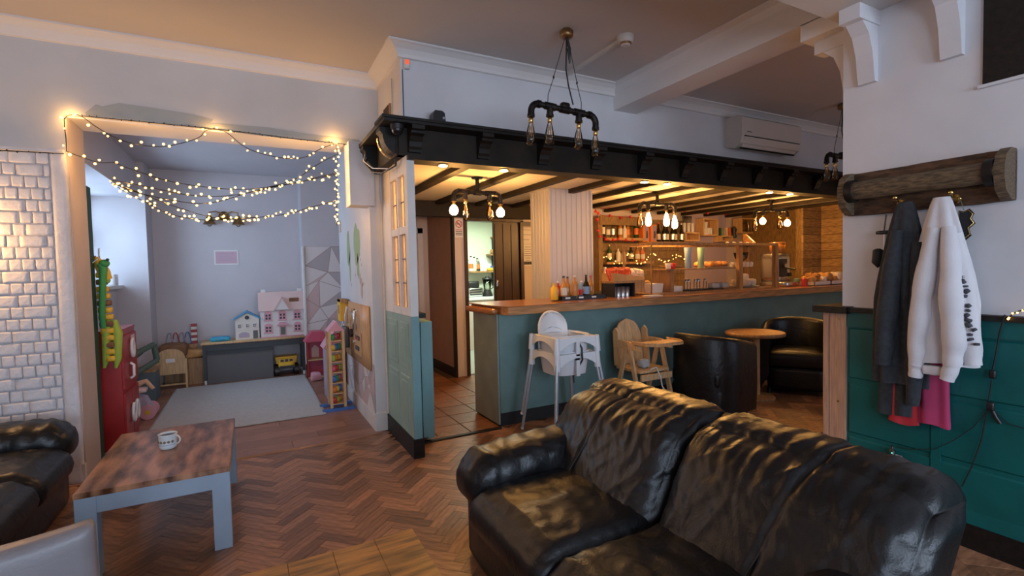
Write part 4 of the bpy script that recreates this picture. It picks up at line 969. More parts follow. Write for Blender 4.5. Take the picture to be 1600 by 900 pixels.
# red berry garland
def garland(pts, label, seed):
    t = thing('berry_garland', label, 'garland'); rg = random.Random(seed); P3 = [at(a, b, Y=YB-.17) for a, b in pts]
    MB().tube(P3, .004, 5).build('cord', 'ribbon', t)
    for a, b in zip(P3, P3[1:]):
        n = max(1, int((b-a).length/.13))
        for i in range(n):
            p = a+(b-a)*((i+.5)/n)+V(rg.uniform(-.02, .02), rg.uniform(-.02, .02), rg.uniform(-.03, .03))
            o = bpy.data.objects.new('berry', berry_me); C.objects.link(o); o.parent = t; o.location = p
berry_me = MB().ball((0, 0, 0), .024, 8, 5).mesh('berry', 'berry')
garland([(926, 322), (945, 326), (960, 320), (975, 327), (992, 325), (1003, 334)], 'red berry garland along the top of the back bar', 1)
garland([(929, 323), (932, 332), (942, 337), (962, 338), (978, 339), (992, 341)], 'red berry garland sagging under the back bar header', 2)
garland([(933, 335), (935, 350), (934, 365), (945, 371), (952, 376), (972, 375), (985, 377), (996, 375)], 'red berry garland hanging down the upright and along the bottle shelf', 3)
garland([(1064, 327), (1075, 331), (1092, 330), (1110, 332), (1125, 332), (1139, 335)], 'red berry garland under the joists above the square box shelf', 4)
# fixed notices at the kitchen door
sg = thing('no_smoking_sign', 'white no smoking sign on the pale door jamb', 'sign', (2.585, 6.396, 2.08))
MB().box(-.062, -.003, -.13, .062, 0, .12).build('plate', 'paper', sg)
rg_ = MB().tube([V(.046*math.cos(i*PI/12), -.005, .055+.046*math.sin(i*PI/12)) for i in range(24)], .0055, 5, True); rg_.tube([(-.032, -.005, .087), (.032, -.005, .023)], .0055, 5); rg_.build('prohibition_ring', 'sign_red', sg)
mb = MB(); mb.box(-.03, -.005, .05, .02, -.003, .06); mb.tube([(.022, -.004, .062), (.03, -.004, .075), (.022, -.004, .085)], .003, 4); mb.build('cigarette', 'ink', sg)
for z in (-.025, -.05, -.075, -.095): MB().box(-.05, -.0045, z-.005, .05, -.003, z+.004).build('text_line', 'sign_red' if z > -.04 else 'ink', sg)
def notice(name, px0, py0, px1, py1, Y, m, lines, label, img=None, seed=1):
    a, b = at(px0, py0, Y=Y), at(px1, py1, Y=Y); t = thing(name, label, 'notice', ((a.x+b.x)/2, Y, (a.z+b.z)/2)); wd, h = (b.x-a.x), (a.z-b.z); rg = random.Random(seed)
    MB().box(-wd/2, -.003, -h/2, wd/2, 0, h/2).build('sheet', m, t)
    for k in range(lines):
        z = h*.38-h*.62*k/max(1, lines-1); l = wd*rg.uniform(.28, .42); MB().box(-l, -.0042, z-h*.012, l, -.0032, z+h*.012).build('text_line', 'ink', t)
    if img: MB().box(-wd*.42, -.0044, -h*.45, wd*.42, -.0032, -h*.30).build('picture', img, t)
    return t
notice('paper_notice', 816, 346.5, 829, 354, 6.395, 'grey_board', 1, 'small dark notice above the menu sheets by the sliding door')
notice('menu_sheet', 813, 356, 831, 381, 6.395, 'paper', 3, 'upper blank-looking menu sheet right of the sliding door', None, 2)
notice('menu_sheet', 817, 382, 832, 415, 6.395, 'paper', 7, 'lower printed menu sheet with picture right of the sliding door', 'ink', 3)
fs = thing('fuse_box', 'small framed box above the kitchen doorway', 'box', (3.33, 6.39, 2.30))
MB().box(-.16, -.05, -.06, .16, 0, .06).build('body', 'mid_wood', fs); MB().box(-.13, -.055, -.035, -.02, -.05, .035).build('label_plate', 'black_plastic', fs); MB().box(.02, -.055, -.035, .13, -.05, .035).build('label_plate', 'paper', fs)
MB().tube([(2.7, 6.39, 2.30), (2.9, 6.385, 2.27), (3.05, 6.385, 2.30), (3.17, 6.385, 2.31)], .005, 5).build('loose_cable', 'black_plastic', wall_kitchen)
tag(MB().box(-.12, -.2, 0, .12, .2, .92).build('wooden_crate', 'mid_wood', None, (3.85, 6.17, 0)), 'wooden crate unit standing under the menu sheets', 'crate')
# apron on the corridor door
ap = thing('hanging_apron', 'patterned brown apron hanging on the corridor door', 'apron', (1.98, 7.42, 1.15))
MB().grid(lambda u, v: V((u-.5)*(.18+.25*(1-v))*(1 if v > .02 else .9), -.03+.02*math.sin(u*14+v*3), .95*v-.05), 14, 12).build('cloth', 'brown_cushion', ap)
MB().tube([(0, 0, .88), (0, .01, .95)], .01, 6).build('hook', 'black_plastic', ap)
MB().box(2.36, 7.0, 0, 2.48, 7.35, 0.02)
# kitchen goods seen through the doorway
kb = thing('kitchen_worktop', 'white kitchen worktop seen through the doorway', 'worktop', (0, 0, 0))
MB().box(2.1, 8.4, 0, 6.0, 8.99, .93).build('cupboards', 'jamb_white', kb); MB().box(2.1, 8.37, .93, 6.0, 8.99, .97).build('top', 'white_plastic', kb)
zsf = at(750, 424, Y=8.9).z
def kshelf(px0, px1, py, label):
    a, b = at(px0, py, Y=8.9), at(px1, py, Y=8.9); t = thing('kitchen_shelf', label, 'shelf', (0, 0, 0))
    MB().box(a.x, 8.76, a.z-.03, b.x+.5, 8.99, a.z).build('board', 'mid_wood', t)
    for x in (b.x-.1,):
        mb = MB(); mb.box(x, 8.97, a.z-.30, x+.03, 8.99, a.z-.03); mb.tube([(x+.015, 8.98, a.z-.28), (x+.015, 8.78, a.z-.04)], .012, 6); mb.build('bracket', 'black_plastic', t)
    return a.z
z1 = kshelf(731, 778, 424, 'long kitchen shelf of cups and bottles above the blender'); z2 = kshelf(762, 778, 397, 'short middle kitchen shelf in the doorway'); z3 = kshelf(769, 778, 370, 'short top kitchen shelf in the doorway')
for k in range(3):
    x = at(736+k*5, 415, Y=8.88).x
    bottle((x, 8.88, z1), .30-.02*k, .05, ['white_plastic', 'cream', 'clear_bottle'][k], 'orange' if k != 1 else None, 'black_plastic', .3, ['white bottle at the left of the kitchen shelf', 'cream bottle second on the kitchen shelf', 'clear bottle with black cap third on the kitchen shelf'][k], 'kitchen shelf bottles')
for k in range(5):
    x = at(752+k*2.6, 415, Y=8.88).x
    tag(MB().lathe([(.035, 0), (.05, .26-.03*k), (.045, .26-.03*k), (.03, .01)], n=12).build('paper_cup_stack', 'paper', None, (x, 8.86+.03*(k % 2), z1)), 'stack of white paper cups on the long kitchen shelf', 'cups', 'paper cup stacks')
tag(MB().box(-.07, -.06, 0, .07, .06, .1).build('blue_tub', 'blue', None, (at(770, 418, Y=8.88).x, 8.88, z1)), 'blue tub at the right of the long kitchen shelf', 'tub')
tag(MB().rbox((0, 0, .03), (.16, .1, .06), .02, 4).build('yellow_cloth', 'yellow', None, (at(766, 421, Y=8.84).x, 8.81, z1)), 'folded yellow cloth on the long kitchen shelf', 'cloth')
tag(MB().rbox((0, 0, .05), (.2, .12, .10), .03, 4).build('bread_loaf', 'pastry', None, (at(774, 393, Y=8.88).x, 8.87, z2)), 'brown loaf on the short kitchen shelf', 'loaf')
bl = thing('blender', 'black blender with clear jug on the kitchen worktop', 'blender', (at(760, 432, Y=8.75).x, 8.72, .97))
MB().lathe([(.1, 0), (.105, .02), (.075, .10), (.07, .13)], n=16).build('base', 'black_plastic', bl); MB().lathe([(.065, .13), (.095, .33), (.09, .33), (.06, .14)], n=16).build('jug', 'clear_bottle', bl)
MB().lathe([(.1, .33), (.1, .36), (.04, .37), (.04, .39)], n=16).build('lid', 'black_plastic', bl); MB().tube([(.09, 0, .34), (.16, 0, .33), (.17, 0, .2), (.08, 0, .14)], .012, 6).build('handle', 'black_plastic', bl)
tm = thing('kettle_machine', 'black and steel kitchen machine left of the blender', 'machine', (at(738, 432, Y=8.75).x, 8.72, .97))
MB().rbox((0, 0, .09), (.30, .25, .18), .02, 4).build('body', 'steel', tm); MB().rbox((-.02, 0, .24), (.24, .2, .14), .04, 5).build('top', 'black_plastic', tm)
for z in (.05, .10, .14): MB().box(-.12, -.131, z-.01, .12, -.126, z+.01).build('vent', 'black_plastic', tm)
pa = thing('frying_pan', 'black pan on the kitchen worktop right of the blender', 'pan', (at(776, 438, Y=8.7).x+.22, 8.68, .97))
MB().lathe([(.11, 0), (.14, .06), (.13, .06), (.1, .01)], n=18).build('pan_body', 'black_plastic', pa); MB().tube([(-.13, 0, .05), (-.3, -.05, .09)], .012, 6).build('handle', 'black_plastic', pa)
# ------------------------------------------------------------------ LEATHER SOFAS
def ridge(p): return 1-abs(noise.noise(p))*2
def leather_fn(seed, amp, gather=None):
    off = V(seed*3.1, seed*1.7, seed*.9)
    def fn(p, u):
        n1 = noise.noise(V(p.x*4, p.y*4, p.z*4)+off)*amp*.6
        n2 = max(0, ridge(V(p.x*9+p.z*3, p.y*8+p.z*5, p.z*4)+off)-.6)*amp*1.3+max(0, ridge(V(p.x*17, p.y*15-p.z*9, p.z*8)+off)-.65)*amp*.8
        n3 = noise.noise(p*26+off)*amp*.25
        return n1+n2+n3
    return fn
def make_sofa(name, label, mx, W=1.84, seats=2):
    """local: x 0 (front) to 1.16 (back), y 0..W, z up"""
    t = thing(name, label, 'sofa'); t.matrix_world = mx
    aw = .27
    # seat
    MB().rbox((.58, W/2, .165), (.98, W-.12, .31), .03, (6, 8, 4)).build('base', 'leather', t)
    for x in (.20, .98):
        for y in (.24, W-.24): MB().cyl((x, y, 0), (x, y, .07), .03, .035).build('foot', 'black_plastic', t)
    sw = (W-2*aw+.10)/seats
    for k in range(seats):
        lf = leather_fn(11+k, .008)
        def fn(p, u, lf=lf):
            top = max(0, u.z)
            q = Vector(p); q.z += top*.035*(1-u.x**2)*(1-u.y**2)
            if u.x < -.75: q.x -= .03*(1-abs(u.z)); q.z -= .01
            q.z += lf(p, u)*(.4+top)
            q.z -= top*.012*max(0, ridge(V(p.x*5+p.y*3, p.y*7, k))-.45)*(1-u.x**2)
            return q
        c = MB().rbox((.475, aw-.05+sw*(k+.5), .345), (.88, sw, .21), .07, (46, 40, 10), fn).build('seat_cushion', 'leather', t)
        pts = [V(.45-.46*math.cos(g*PI), 0, 0) for g in (0, 1)]
        pip = [V(.04, aw-.05+sw*k+.05+(sw-.10)*i/12, .40+.006*math.sin(i*2)) for i in range(13)]
        MB().tube(pip, .006, 6).build('piping', 'leather_seam', c)
    # back cushions, reclined, gathered along the top
    bw = (W-.04)/2
    for k in range(2):
        lf = leather_fn(31+k, .010)
        def fn(p, u, k=k, lf=lf):
            q = Vector(p); h = (u.z+1)/2
            bulge = (1-u.y**2)*(1-abs(u.z)**3)
            nrm = -1 if u.x < 0 else 1
            q.x += nrm*.045*bulge*(1 if nrm < 0 else .3)
            d = lf(p, u)
            # gathers running down from the top seam
            g = math.sin(p.y*105+4*noise.noise(p*6)+k)*.6+math.sin(p.y*61+6*noise.noise(V(p.y*3, p.z*4, k)))*.4
            d += g*.0042*max(0, u.z-.05)*(1-.6*max(0, u.z-.75)/.25)
            # pull lines from the seam between the cushions
            e = 1-abs(u.y)
            d += .009*math.sin(p.z*30+p.y*14+4*noise.noise(p*4+V(k, 0, 0)))*max(0, .55-e)
            # vertical panel seam
            s = abs(p.y-(.07 if k else -.05)+p.z*.18)
            d -= .012*math.exp(-(s/.012)**2)
            q.x += nrm*d*(1 if nrm < 0 else .4); q.z += max(0, u.z)*d*.9
            outer = (u.y if k else -u.y)
            q.z -= .05*max(0, outer)**3*max(0, u.z)        # ends slope down to the arms
            q.x += .34*(h**1.1)                            # recline
            return q
        c = MB().rbox((.62, .02+bw*(k+.5), .60), (.30, bw+.005, .50), .11, (14, 110, 64), fn).build('back_cushion', 'leather', t)
        seam = []
        for i in range(15):
            h = i/14; y = .02+bw*(k+.5)+(.07 if k else -.05)-(h-.5)*.5*.18; z = .37+.44*h
            seam.append(V(.62-.15-.045*(1-((h*2-1)**2)**1.5)+.34*h**1.1+.012, y, z))
        MB().tube(seam, .004, 5).build('seam', 'leather_seam', c)
    MB().prism([(.80, .08), (1.12, .08), (1.18, .30), (1.17, .74), (1.10, .80), (.98, .76)], .16, W-.10, 'y').build('back_shell', 'leather', t)
    # arms: roll over a panel
    for s, yc in ((-1, .135), (1, W-.135)):
        lf = leather_fn(51+s, .010)
        def fa(p, u, s=s, lf=lf):
            q = Vector(p); fx = (u.x+1)/2
            q.z += .05*fx**2-.035*max(0, -u.x)**3
            r = Vector((0, p.y, p.z)); r = r.normalized() if r.length > 1e-6 else V(0, 0, 1)
            d = lf(p, u)+.007*math.sin(p.x*55+3*noise.noise(p*6))*(.3+.7*max(0, u.z))*(1-fx)
            return q+r*d
        MB().rbox((.455, yc, .475), (.86, .30, .24), .115, (44, 20, 18), fa).build('armrest', 'leather', t)
        MB().rbox((.52, yc+s*.01, .22), (.84, .22, .42), .03, (16, 6, 8), lambda p, u: p+V(0, .004*noise.noise(p*8), 0)).build('arm_panel', 'leather', t)
    return t
make_sofa('leather_sofa', 'large creased black leather sofa in the right foreground', Matrix.Translation((.86, .60, 0)), 1.79)
make_sofa('leather_sofa', 'black leather sofa at the left edge in front of the white brick wall', Matrix.Translation((-1.02, 4.30, 0)) @ Matrix.Rotation(PI, 4, 'Z'), 1.6)
# grey leather chair back at bottom left
gch = thing('grey_armchair', 'grey leather armchair with its back turned, at the bottom left corner', 'armchair', (-.84, 2.28, 0), .22)
def fg(p, u):
    return p+V(0, -.02*(1-u.x**2)*(1-u.z**2), -.018*(1-u.x**2)*max(0, u.z))
MB().rbox((0, 0, .42), (.60, .10, .36), .03, (16, 6, 12), fg).build('backrest', 'grey_leather', gch)
MB().rbox((0, .26, .25), (.58, .44, .15), .04, (10, 10, 6), lambda p, u: p+V(0, 0, .01*(1-u.x**2)*(1-u.y**2)*max(0, u.z))).build('seat', 'grey_leather', gch)
for x in (-.25, .25):
    for y in (.0, .42): MB().box(x-.02, y-.02, 0, x+.02, y+.02, .24).build('leg', 'black_plastic', gch)

# ------------------------------------------------------------------ TABLES, MUG
def frame_table(name, label, x0, x1, y0, y1, h, topm, legm, lw=.085, apron=.085, th=.028, over=.004):
    t = thing(name, label, 'coffee table', ((x0+x1)/2, (y0+y1)/2, 0)); a, b = (x1-x0)/2, (y1-y0)/2
    for sx in (-1, 1):
        for sy in (-1, 1): MB().box(sx*a, sy*b, 0, sx*(a-lw), sy*(b-lw), h-th).build('leg', legm, t)
    for s in (-1, 1):
        MB().box(-a+lw, s*(b-.004), h-th-apron, a-lw, s*(b-.03), h-th).build('apron', legm, t)
        MB().box(s*(a-.004), -b+lw, h-th-apron, s*(a-.03), b-lw, h-th).build('apron', legm, t)
    MB().chbox(-a-over/2, -b-over/2, h-th, a+over/2, b+over/2, h, .003).build('tabletop', topm, t)
    return t
frame_table('coffee_table', 'coffee table with worn varnished wood top and grey painted legs, a mug on it', -.80, -.14, 3.09, 4.12, .45, 'rustic', 'grey_paint')
t2 = thing('coffee_table', 'rough amber wood coffee table cut off by the bottom of the picture', 'coffee table', (.235, 1.48, 0))
for k in range(4):
    x = -.31+k*.155
    MB().chbox(x+.0005, -.46+.006*(k % 2), .40, x+.1545, .46-.005*(k % 3), .45, .0012).build('plank', 'rustic2', t2)
for sx in (-.25, .25):
    for sy in (-.38, .38): MB().box(sx-.04, sy-.04, 0, sx+.04, sy+.04, .40).build('leg', 'rustic2', t2)
for sy in (-.38, .38): MB().box(-.21, sy-.02, .33, .21, sy+.02, .40).build('apron', 'rustic2', t2)
p = at(263, 700, Z=.45)
mg = thing('coffee_mug', 'pale patterned mug of black coffee on the grey-legged coffee table', 'mug', (p.x, p.y, .4505), -.45)
MB().lathe([(.036, 0), (.044, .004), (.047, .02), (.05, .085), (.0525, .09), (.048, .09), (.046, .07), (.044, .012)], n=28).build('body', 'mug_pale', mg)
MB().lathe([(.001, .078), (.0465, .0781)], n=24).build('coffee', 'coffee', mg)
MB().tube(arc((.047, 0, .052), .026, -PI/2, PI/2, 10), .0055, 8).build('handle', 'offwhite_plastic', mg)
for k in range(6):
    g = -PI/2+(k-2.5)*.42; o = MB().rbox((0, 0, 0), (.014, .003, .014), .001, 2)
    o.xf(Matrix.Translation((.0490*math.cos(g), .0490*math.sin(g), .048)) @ Matrix.Rotation(g+PI/2, 4, 'Z') @ Matrix.Rotation(PI/4, 4, 'Y')); o.build('flower_motif', 'ornament', mg)
MB().lathe([(.0482, .027), (.0486, .030)], n=28).build('blue_band', 'blue_label', mg)

# ------------------------------------------------------------------ HIGH CHAIRS
def antilop(z, label, feet):
    t = thing('white_high_chair', label, 'high chair', (2.47, 3.68, z), 0, 'stacked white high chairs')
    # seat shell
    def shell(u, v):
        a = -PI+u*2*PI; sx, sy = math.cos(a), math.sin(a); k = (abs(sx)**4+abs(sy)**4)**-.25
        r = .165+.03*v; return V(sx*k*r, sy*k*r, .56+.21*v)
    mb = MB(); mb.grid(shell, 28, 6); mb.add([shell(i/28, 0) for i in range(28)], [tuple(range(28))])
    mb.build('seat_shell', 'white_plastic', t)
    # rim with arched skirts between the four corner sockets
    mb = MB()
    for s in range(4):
        R = Matrix.Rotation(s*PI/2, 4, 'Z'); q = MB()
        q.grid(lambda u, v: V(-.205+.41*u, -.215-.012*(1-v), (.755-.13*(1-v)*(1-.72*math.sin(PI*u)**.7))), 16, 4)
        q.grid(lambda u, v: V(-.215+.43*u, -.215+.045*v, .755+.004*math.sin(v*PI)), 8, 2)
        q.xf(R); mb.add(q.v, q.f, True)
        c = MB(); c.cyl((-.212, -.212, .62), (-.208, -.208, .76), .03, .024, 12); c.xf(R); mb.add(c.v, c.f, True)
    mb.build('rim', 'white_plastic', t)
    # tall rounded back
    mb = MB()
    mb.grid(lambda u, v: V((u-.5)*2*.15*math.sqrt(max(0, 1-max(0, (v-.35)/.65)**2.4)), .185+.035*v-.04*(u*2-1)**2, .70+.25*v), 16, 14)
    mb.grid(lambda u, v: V((u-.5)*2*.15*math.sqrt(max(0, 1-max(0, (v-.35)/.65)**2.4)), .200+.035*v-.04*(u*2-1)**2, .70+.25*v), 16, 14)
    rim = [V(-.15, .165, .70), V(-.15, .175, .80)]+[V(.15*math.cos(PI-g)*1.0, .185+.035*.9-.04*math.cos(g)**2, .80+.15*math.sin(g)) for g in [i*PI/14 for i in range(15)]]+[V(.15, .165, .70)]
    mb.tube(rim, .012, 6); mb.build('backrest', 'white_plastic', t)
    MB().box(-.018, -.222, .56, .018, -.205, .75).build('crotch_strap_post', 'white_plastic', t)
    for sx in (-1, 1):
        for sy in (-1, 1):
            l = MB().cyl((sx*.207, sy*.207, .64), (sx*.285, sy*.285, .02), .014, n=10).build('leg', 'grey_metal', t)
            MB().ball((sx*.286, sy*.286, .016), .0165, 8, 6).build('foot_cap', 'white_plastic', l)
    return t
antilop(0, 'lower white plastic high chair of the stack against the bar', True)
hc = antilop(.14, 'upper white plastic high chair nested on top of the stack', True)
MB().tube([(.02, -.19, .72), (.03, -.235, .66), (.03, -.24, .56), (.02, -.20, .50)], .009, 6).build('harness', 'black_plastic', hc)
MB().tube([(-.10, -.05, .60), (-.02, -.18, .62), (.06, -.15, .60), (.02, -.17, .52), (.03, -.1, .40), (.02, -.12, .34)], .009, 6).build('harness', 'black_plastic', hc)
# wooden high chair
wh = thing('wooden_high_chair', 'light wooden high chair with tray beside the black tub chair', 'high chair', (3.47, 3.74, 0)); wh.scale = (.94, .94, .97)
for s in (-1, 1):
    MB().prism([(-.06, .74), (-.01, .74), (-.20, .0), (-.25, 0)], s*.21, s*.235, 'x').build('leg', 'light_wood', wh)
    MB().prism([(-.02, .74), (.03, .74), (.26, .0), (.21, 0)], s*.21, s*.235, 'x').build('leg', 'light_wood', wh)
    MB().prism([(-.20, .70), (.20, .70), (.22, .78), (-.02, .78), (-.18, .75)], s*.205, s*.23, 'x').build('armrest', 'light_wood', wh)
    MB().prism([(.12, .50), (.22, .50), (.24, .86), (.20, .90), (.16, .86)], s*.195, s*.215, 'x').build('side_panel', 'light_wood', wh)
def bk(u, v): return V((u-.5)*2*.19*math.sqrt(max(0.0, 1-max(0, (v-.45)/.55)**2.2)), .20+.05*v, .50+.48*v)
for k in range(3):
    a, b = k/3+.006, (k+1)/3-.006; mb = MB()
    mb.grid(lambda u, v: bk(a+(b-a)*u, v), 6, 14); mb.grid(lambda u, v: bk(a+(b-a)*u, v)+V(0, .018, 0), 6, 14)
    for uu in (a, b): mb.grid(lambda u, v: bk(uu, v)+V(0, .018*u, 0), 1, 14)
    mb.build('back_slat', 'light_wood', wh)
MB().box(-.2, -.17, .47, .2, .20, .495).build('seat', 'light_wood', wh); MB().box(-.22, -.28, .20, .22, -.10, .222).build('footrest', 'light_wood', wh)
MB().box(-.21, -.205, .40, .21, -.18, .46).build('front_rail', 'light_wood', wh); MB().box(-.21, .20, .16, .21, .225, .20).build('rear_rail', 'light_wood', wh)
tp = [(-.25, -.10), (-.24, -.30), (-.17, -.40), (.17, -.40), (.24, -.30), (.25, -.10), (.18, -.16), (-.18, -.16)]
tr = MB().prism(tp, .765, .785).build('tray', 'pine', wh)
MB().tube([(a*.97, b*.99, .79) for a, b in tp[:6]], .009, 6).build('tray_rim', 'pine', tr)
MB().tube([(-.05, -.16, .50), (.0, -.19, .52), (.04, -.21, .42), (.05, -.22, .33), (.09, -.24, .26), (.12, -.23, .235)], .007, 6).build('harness', 'white_plastic', wh)
MB().rbox((-.03, -.03, .54), (.12, .1, .09), .03, 5, lambda p, u: p+V(1, 1, 1)*.012*noise.noise(p*30)).build('bunched_harness', 'rug', wh)
# ------------------------------------------------------------------ TUB CHAIRS AND ROUND TABLE
def tub_chair(loc, rz, label):
    """opens toward local -y"""
    t = thing('tub_chair', label, 'tub chair', loc, rz, 'black tub chairs')
    R, ro = .34, .09
    def path(s):       # 0..1 round from left front to right front
        L1 = .30; arc_ = PI*(R-.02)*.98; tot = 2*L1+arc_; d = s*tot
        if d < L1: return V(-R, -.30+d, 0), V(-1, 0, 0)
        if d > tot-L1: return V(R, -.30+(tot-d), 0), V(1, 0, 0)
        g = PI-(d-L1)/arc_*PI; n = V(math.cos(g), math.sin(g)*.95, 0); return V(R*math.cos(g), R*math.sin(g)*.95, 0), n
    def hgt(s): return .66+.10*math.sin(PI*min(1, max(0, s)))**1.0
    mb = MB(); N = 36
    def prof(s):
        p, n = path(s); h = hgt(s); o = []
        for (dn, z) in ((.0, .05), (.012, .3), (.008, h-.04), (-.005, h-.012), (-.03, h), (-.06, h-.012), (-.075, h-.045), (-.08, .44), (-.08, .2)): o.append(p+n*dn+V(0, 0, z))
        return o
    rings = [prof(i/N) for i in range(N+1)]; M_ = len(rings[0]); vs = [v for r in rings for v in r]
    fs = [(i*M_+j, i*M_+j+1, (i+1)*M_+j+1, (i+1)*M_+j) for i in range(N) for j in range(M_-1)]
    mb.add(vs, fs, True); mb.add(rings[0]+rings[-1], [tuple(range(M_)), tuple(range(2*M_-1, M_-1, -1))])
    mb.build('shell', 'leather', t)
    MB().rbox((0, -.03, .36), (.54, .58, .16), .05, 8, lambda p, u: p+V(0, 0, .02*(1-u.x**2)*(1-u.y**2)*max(0, u.z))).build('seat_cushion', 'leather', t)
    MB().rbox((0, -.03, .17), (.56, .54, .24), .03, 4).build('base', 'leather', t)
    for x in (-.26, .26):
        for y in (-.25, .22): MB().cyl((x, y, 0), (x, y, .06), .02).build('foot', 'black_plastic', t)
    return t
_a = tub_chair((4.07, 3.45, 0), PI/2+.12, 'black leather tub chair seen from behind, left of the round table')
_b = tub_chair((5.62, 3.50, 0), -PI/2+.55, 'black leather tub chair with open front, right of the round table')
_a.scale = (1, .95, 1.08); _b.scale = (1.06, 1.06, 1.1)
rt = thing('round_table', 'small round wooden pedestal table between the two tub chairs', 'table', (4.92, 3.54, 0))
MB().lathe([(.29, .70), (.305, .705), (.305, .735), (.295, .74)], n=36).build('tabletop', 'mid_wood', rt)
MB().lathe([(.052, .03), (.052, .70)], n=18).build('pedestal', 'pine', rt)
MB().lathe([(.20, 0), (.205, .02), (.19, .032), (.06, .04)], n=30).build('base', 'mid_wood', rt)

# ------------------------------------------------------------------ COAT RACK AND CLOTHES
cr = thing('coat_rack', 'rustic wooden roller coat rack on the white wall', 'coat rack', (0, 0, 0))
MB().rbox((3.245, 1.325, 1.895), (.045, .74, .25), .006, (3, 30, 10), lambda p, u: p+V(.003*noise.noise(p*16), 0, .004*noise.noise(p*11))).build('backboard', 'old_wood', cr)
def cheek(y0, y1):
    pp = [(3.25, 1.775), (3.20, 1.775), (3.135, 1.82), (3.115, 1.88), (3.115, 1.93), (3.135, 1.985), (3.19, 2.02), (3.25, 2.02)]
    return MB().prism(pp, y0, y1, 'y')
cheek(.955, .995).build('end_cheek', 'old_wood2', cr); cheek(1.655, 1.695).build('end_cheek', 'old_wood2', cr)
MB().lathe([(.05, .995-1.325), (.054, -.2), (.05, 0), (.055, .2), (.05, 1.655-1.325)], n=18).xf(Matrix.Translation((3.165, 1.325, 1.91)) @ Matrix.Rotation(-PI/2, 4, 'X')).build('roller', 'old_wood2', cr)
for y in (1.0, 1.62): MB().cyl((3.165, y, 1.91), (3.165, y+.035, 1.91), .066, n=18).build('iron_collar', 'black_wood', cr)
hooks = []
for px, py in ((1403, 314), (1490, 306)):
    q = at(px, py, X=3.19); hooks.append(q.y)
    mb = MB(); mb.lathe([(.018, 0), (.018, .004)], n=10); mb.xf(Matrix.Translation((3.222, q.y, q.z-.01)) @ Matrix.Rotation(-PI/2, 4, 'Y'))
    mb.tube([(3.222, q.y, q.z), (3.19, q.y, q.z-.005), (3.165, q.y, q.z+.012)], .006, 6); mb.ball((3.160, q.y, q.z+.016), .014, 10, 7)
    mb.tube([(3.22, q.y, q.z-.03), (3.19, q.y-.02, q.z-.035), (3.175, q.y-.03, q.z-.02)], .005, 6); mb.ball((3.173, q.y-.031, q.z-.018), .010, 8, 6)
    mb.build('brass_hook', 'brass', cr)
def garment(parent, name, m, yc, z0, z1, prof, depth, xc=3.17, seed=0, folds=5, amp=.018, slant=0):
    """closed hanging cloth; prof(v) half width, v 0 top .. 1 bottom"""
    off = V(seed*4.1, seed, 0)
    def fn(u, v):
        a = u*2*PI; hw = prof(v); d = depth*min(1, .35+v*1.4)
        rip = amp*min(1, v*2.2)*(math.sin(a*folds+seed+2*v+2*noise.noise(V(math.cos(a), math.sin(a), v*2)+off)))
        y = yc+slant*v+(hw+rip*.6)*math.cos(a); x = xc-.0+(d+rip)*math.sin(a)*.55
        return V(min(3.236, x), y, z0+(z1-z0)*v+.006*math.sin(a*3+seed)*v)
    mb = MB(); mb.grid(fn, 72, 40)
    mb.add([fn(i/72, 0) for i in range(72)], [tuple(range(72))]); 
    return mb.build(name, m, parent)
zt0 = at(1415, 316, X=3.17).z; zb = at(1400, 652, X=3.12).z
coat = thing('dark_coat', 'long charcoal coat hanging on the left hook of the coat rack', 'coat', (0, 0, 0))
yl, yr = at(1372, 600, X=3.13).y, at(1448, 600, X=3.13).y; ycn = (yl+yr)/2; hwm = abs(yl-yr)/2
y0c = at(1415, 330, X=3.17).y
garment(coat, 'body', 'charcoal_cloth', y0c, zt0, at(1400, 600, X=3.13).z, lambda v: .035+hwm*.80*min(1, v*1.9)**.7, .085, 3.165, 1, 7, .026, ycn-y0c+.02)
garment(coat, 'lining', 'charcoal_cloth', y0c-.01, zt0-.1, zb, lambda v: .03+hwm*.55*min(1, v*1.8)**.7, .05, 3.18, 2, 4, .016, ycn-y0c+.06)
def sleeve(parent, pts, rads, m, name='sleeve', seed=0):
    pts = [Vector(p) for p in pts]; fine = []; fr = []
    for i in range(len(pts)-1):
        for k in range(6):
            s = k/6; fine.append(pts[i].lerp(pts[i+1], s)+V(.004, .006, 0)*noise.noise(V(i+s, seed, 0)*2.3)); fr.append((rads[i]*(1-s)+rads[i+1]*s)*(1+.06*math.sin((i+s)*7+seed)))
    fine.append(pts[-1]); fr.append(rads[-1])
    return MB().tube(fine, fr, 14).build(name, m, parent)
zz = lambda py, X=3.12: at(1400, py, X=X).z
yy = lambda px, py=450, X=3.12: at(px, py, X=X).y
sleeve(coat, [(3.13, yy(1400), zz(360)), (3.115, yy(1392), zz(440)), (3.11, yy(1385), zz(520)), (3.115, yy(1382), zz(572))], [.03, .05, .047, .042], 'charcoal_cloth', seed=3)
sleeve(coat, [(3.15, yy(1430), zz(380)), (3.135, yy(1436), zz(470)), (3.13, yy(1430), zz(560)), (3.135, yy(1425), zz(628))], [.03, .048, .045, .03], 'charcoal_cloth', seed=5)
red = tag(garment(None, 'red_garment', 'red_cloth', yy(1402), zz(420), zz(662, 3.14), lambda v: .03+.045*v, .05, 3.19, 4, 4, .01), 'red garment showing below the hem of the charcoal coat', 'garment')
pink = tag(garment(None, 'pink_garment', 'pink_cloth', yy(1450), zz(360), zz(655, 3.14), lambda v: .02+.062*v, .05, 3.195, 6, 5, .012), 'pink garment hanging below the white sweatshirt', 'garment')
hood = thing('white_sweatshirt', 'white hooded sweatshirt with leopard print sleeve on the right hook', 'sweatshirt', (0, 0, 0))
zh0 = at(1475, 308, X=3.15).z; yh = yy(1472, 320, 3.15)
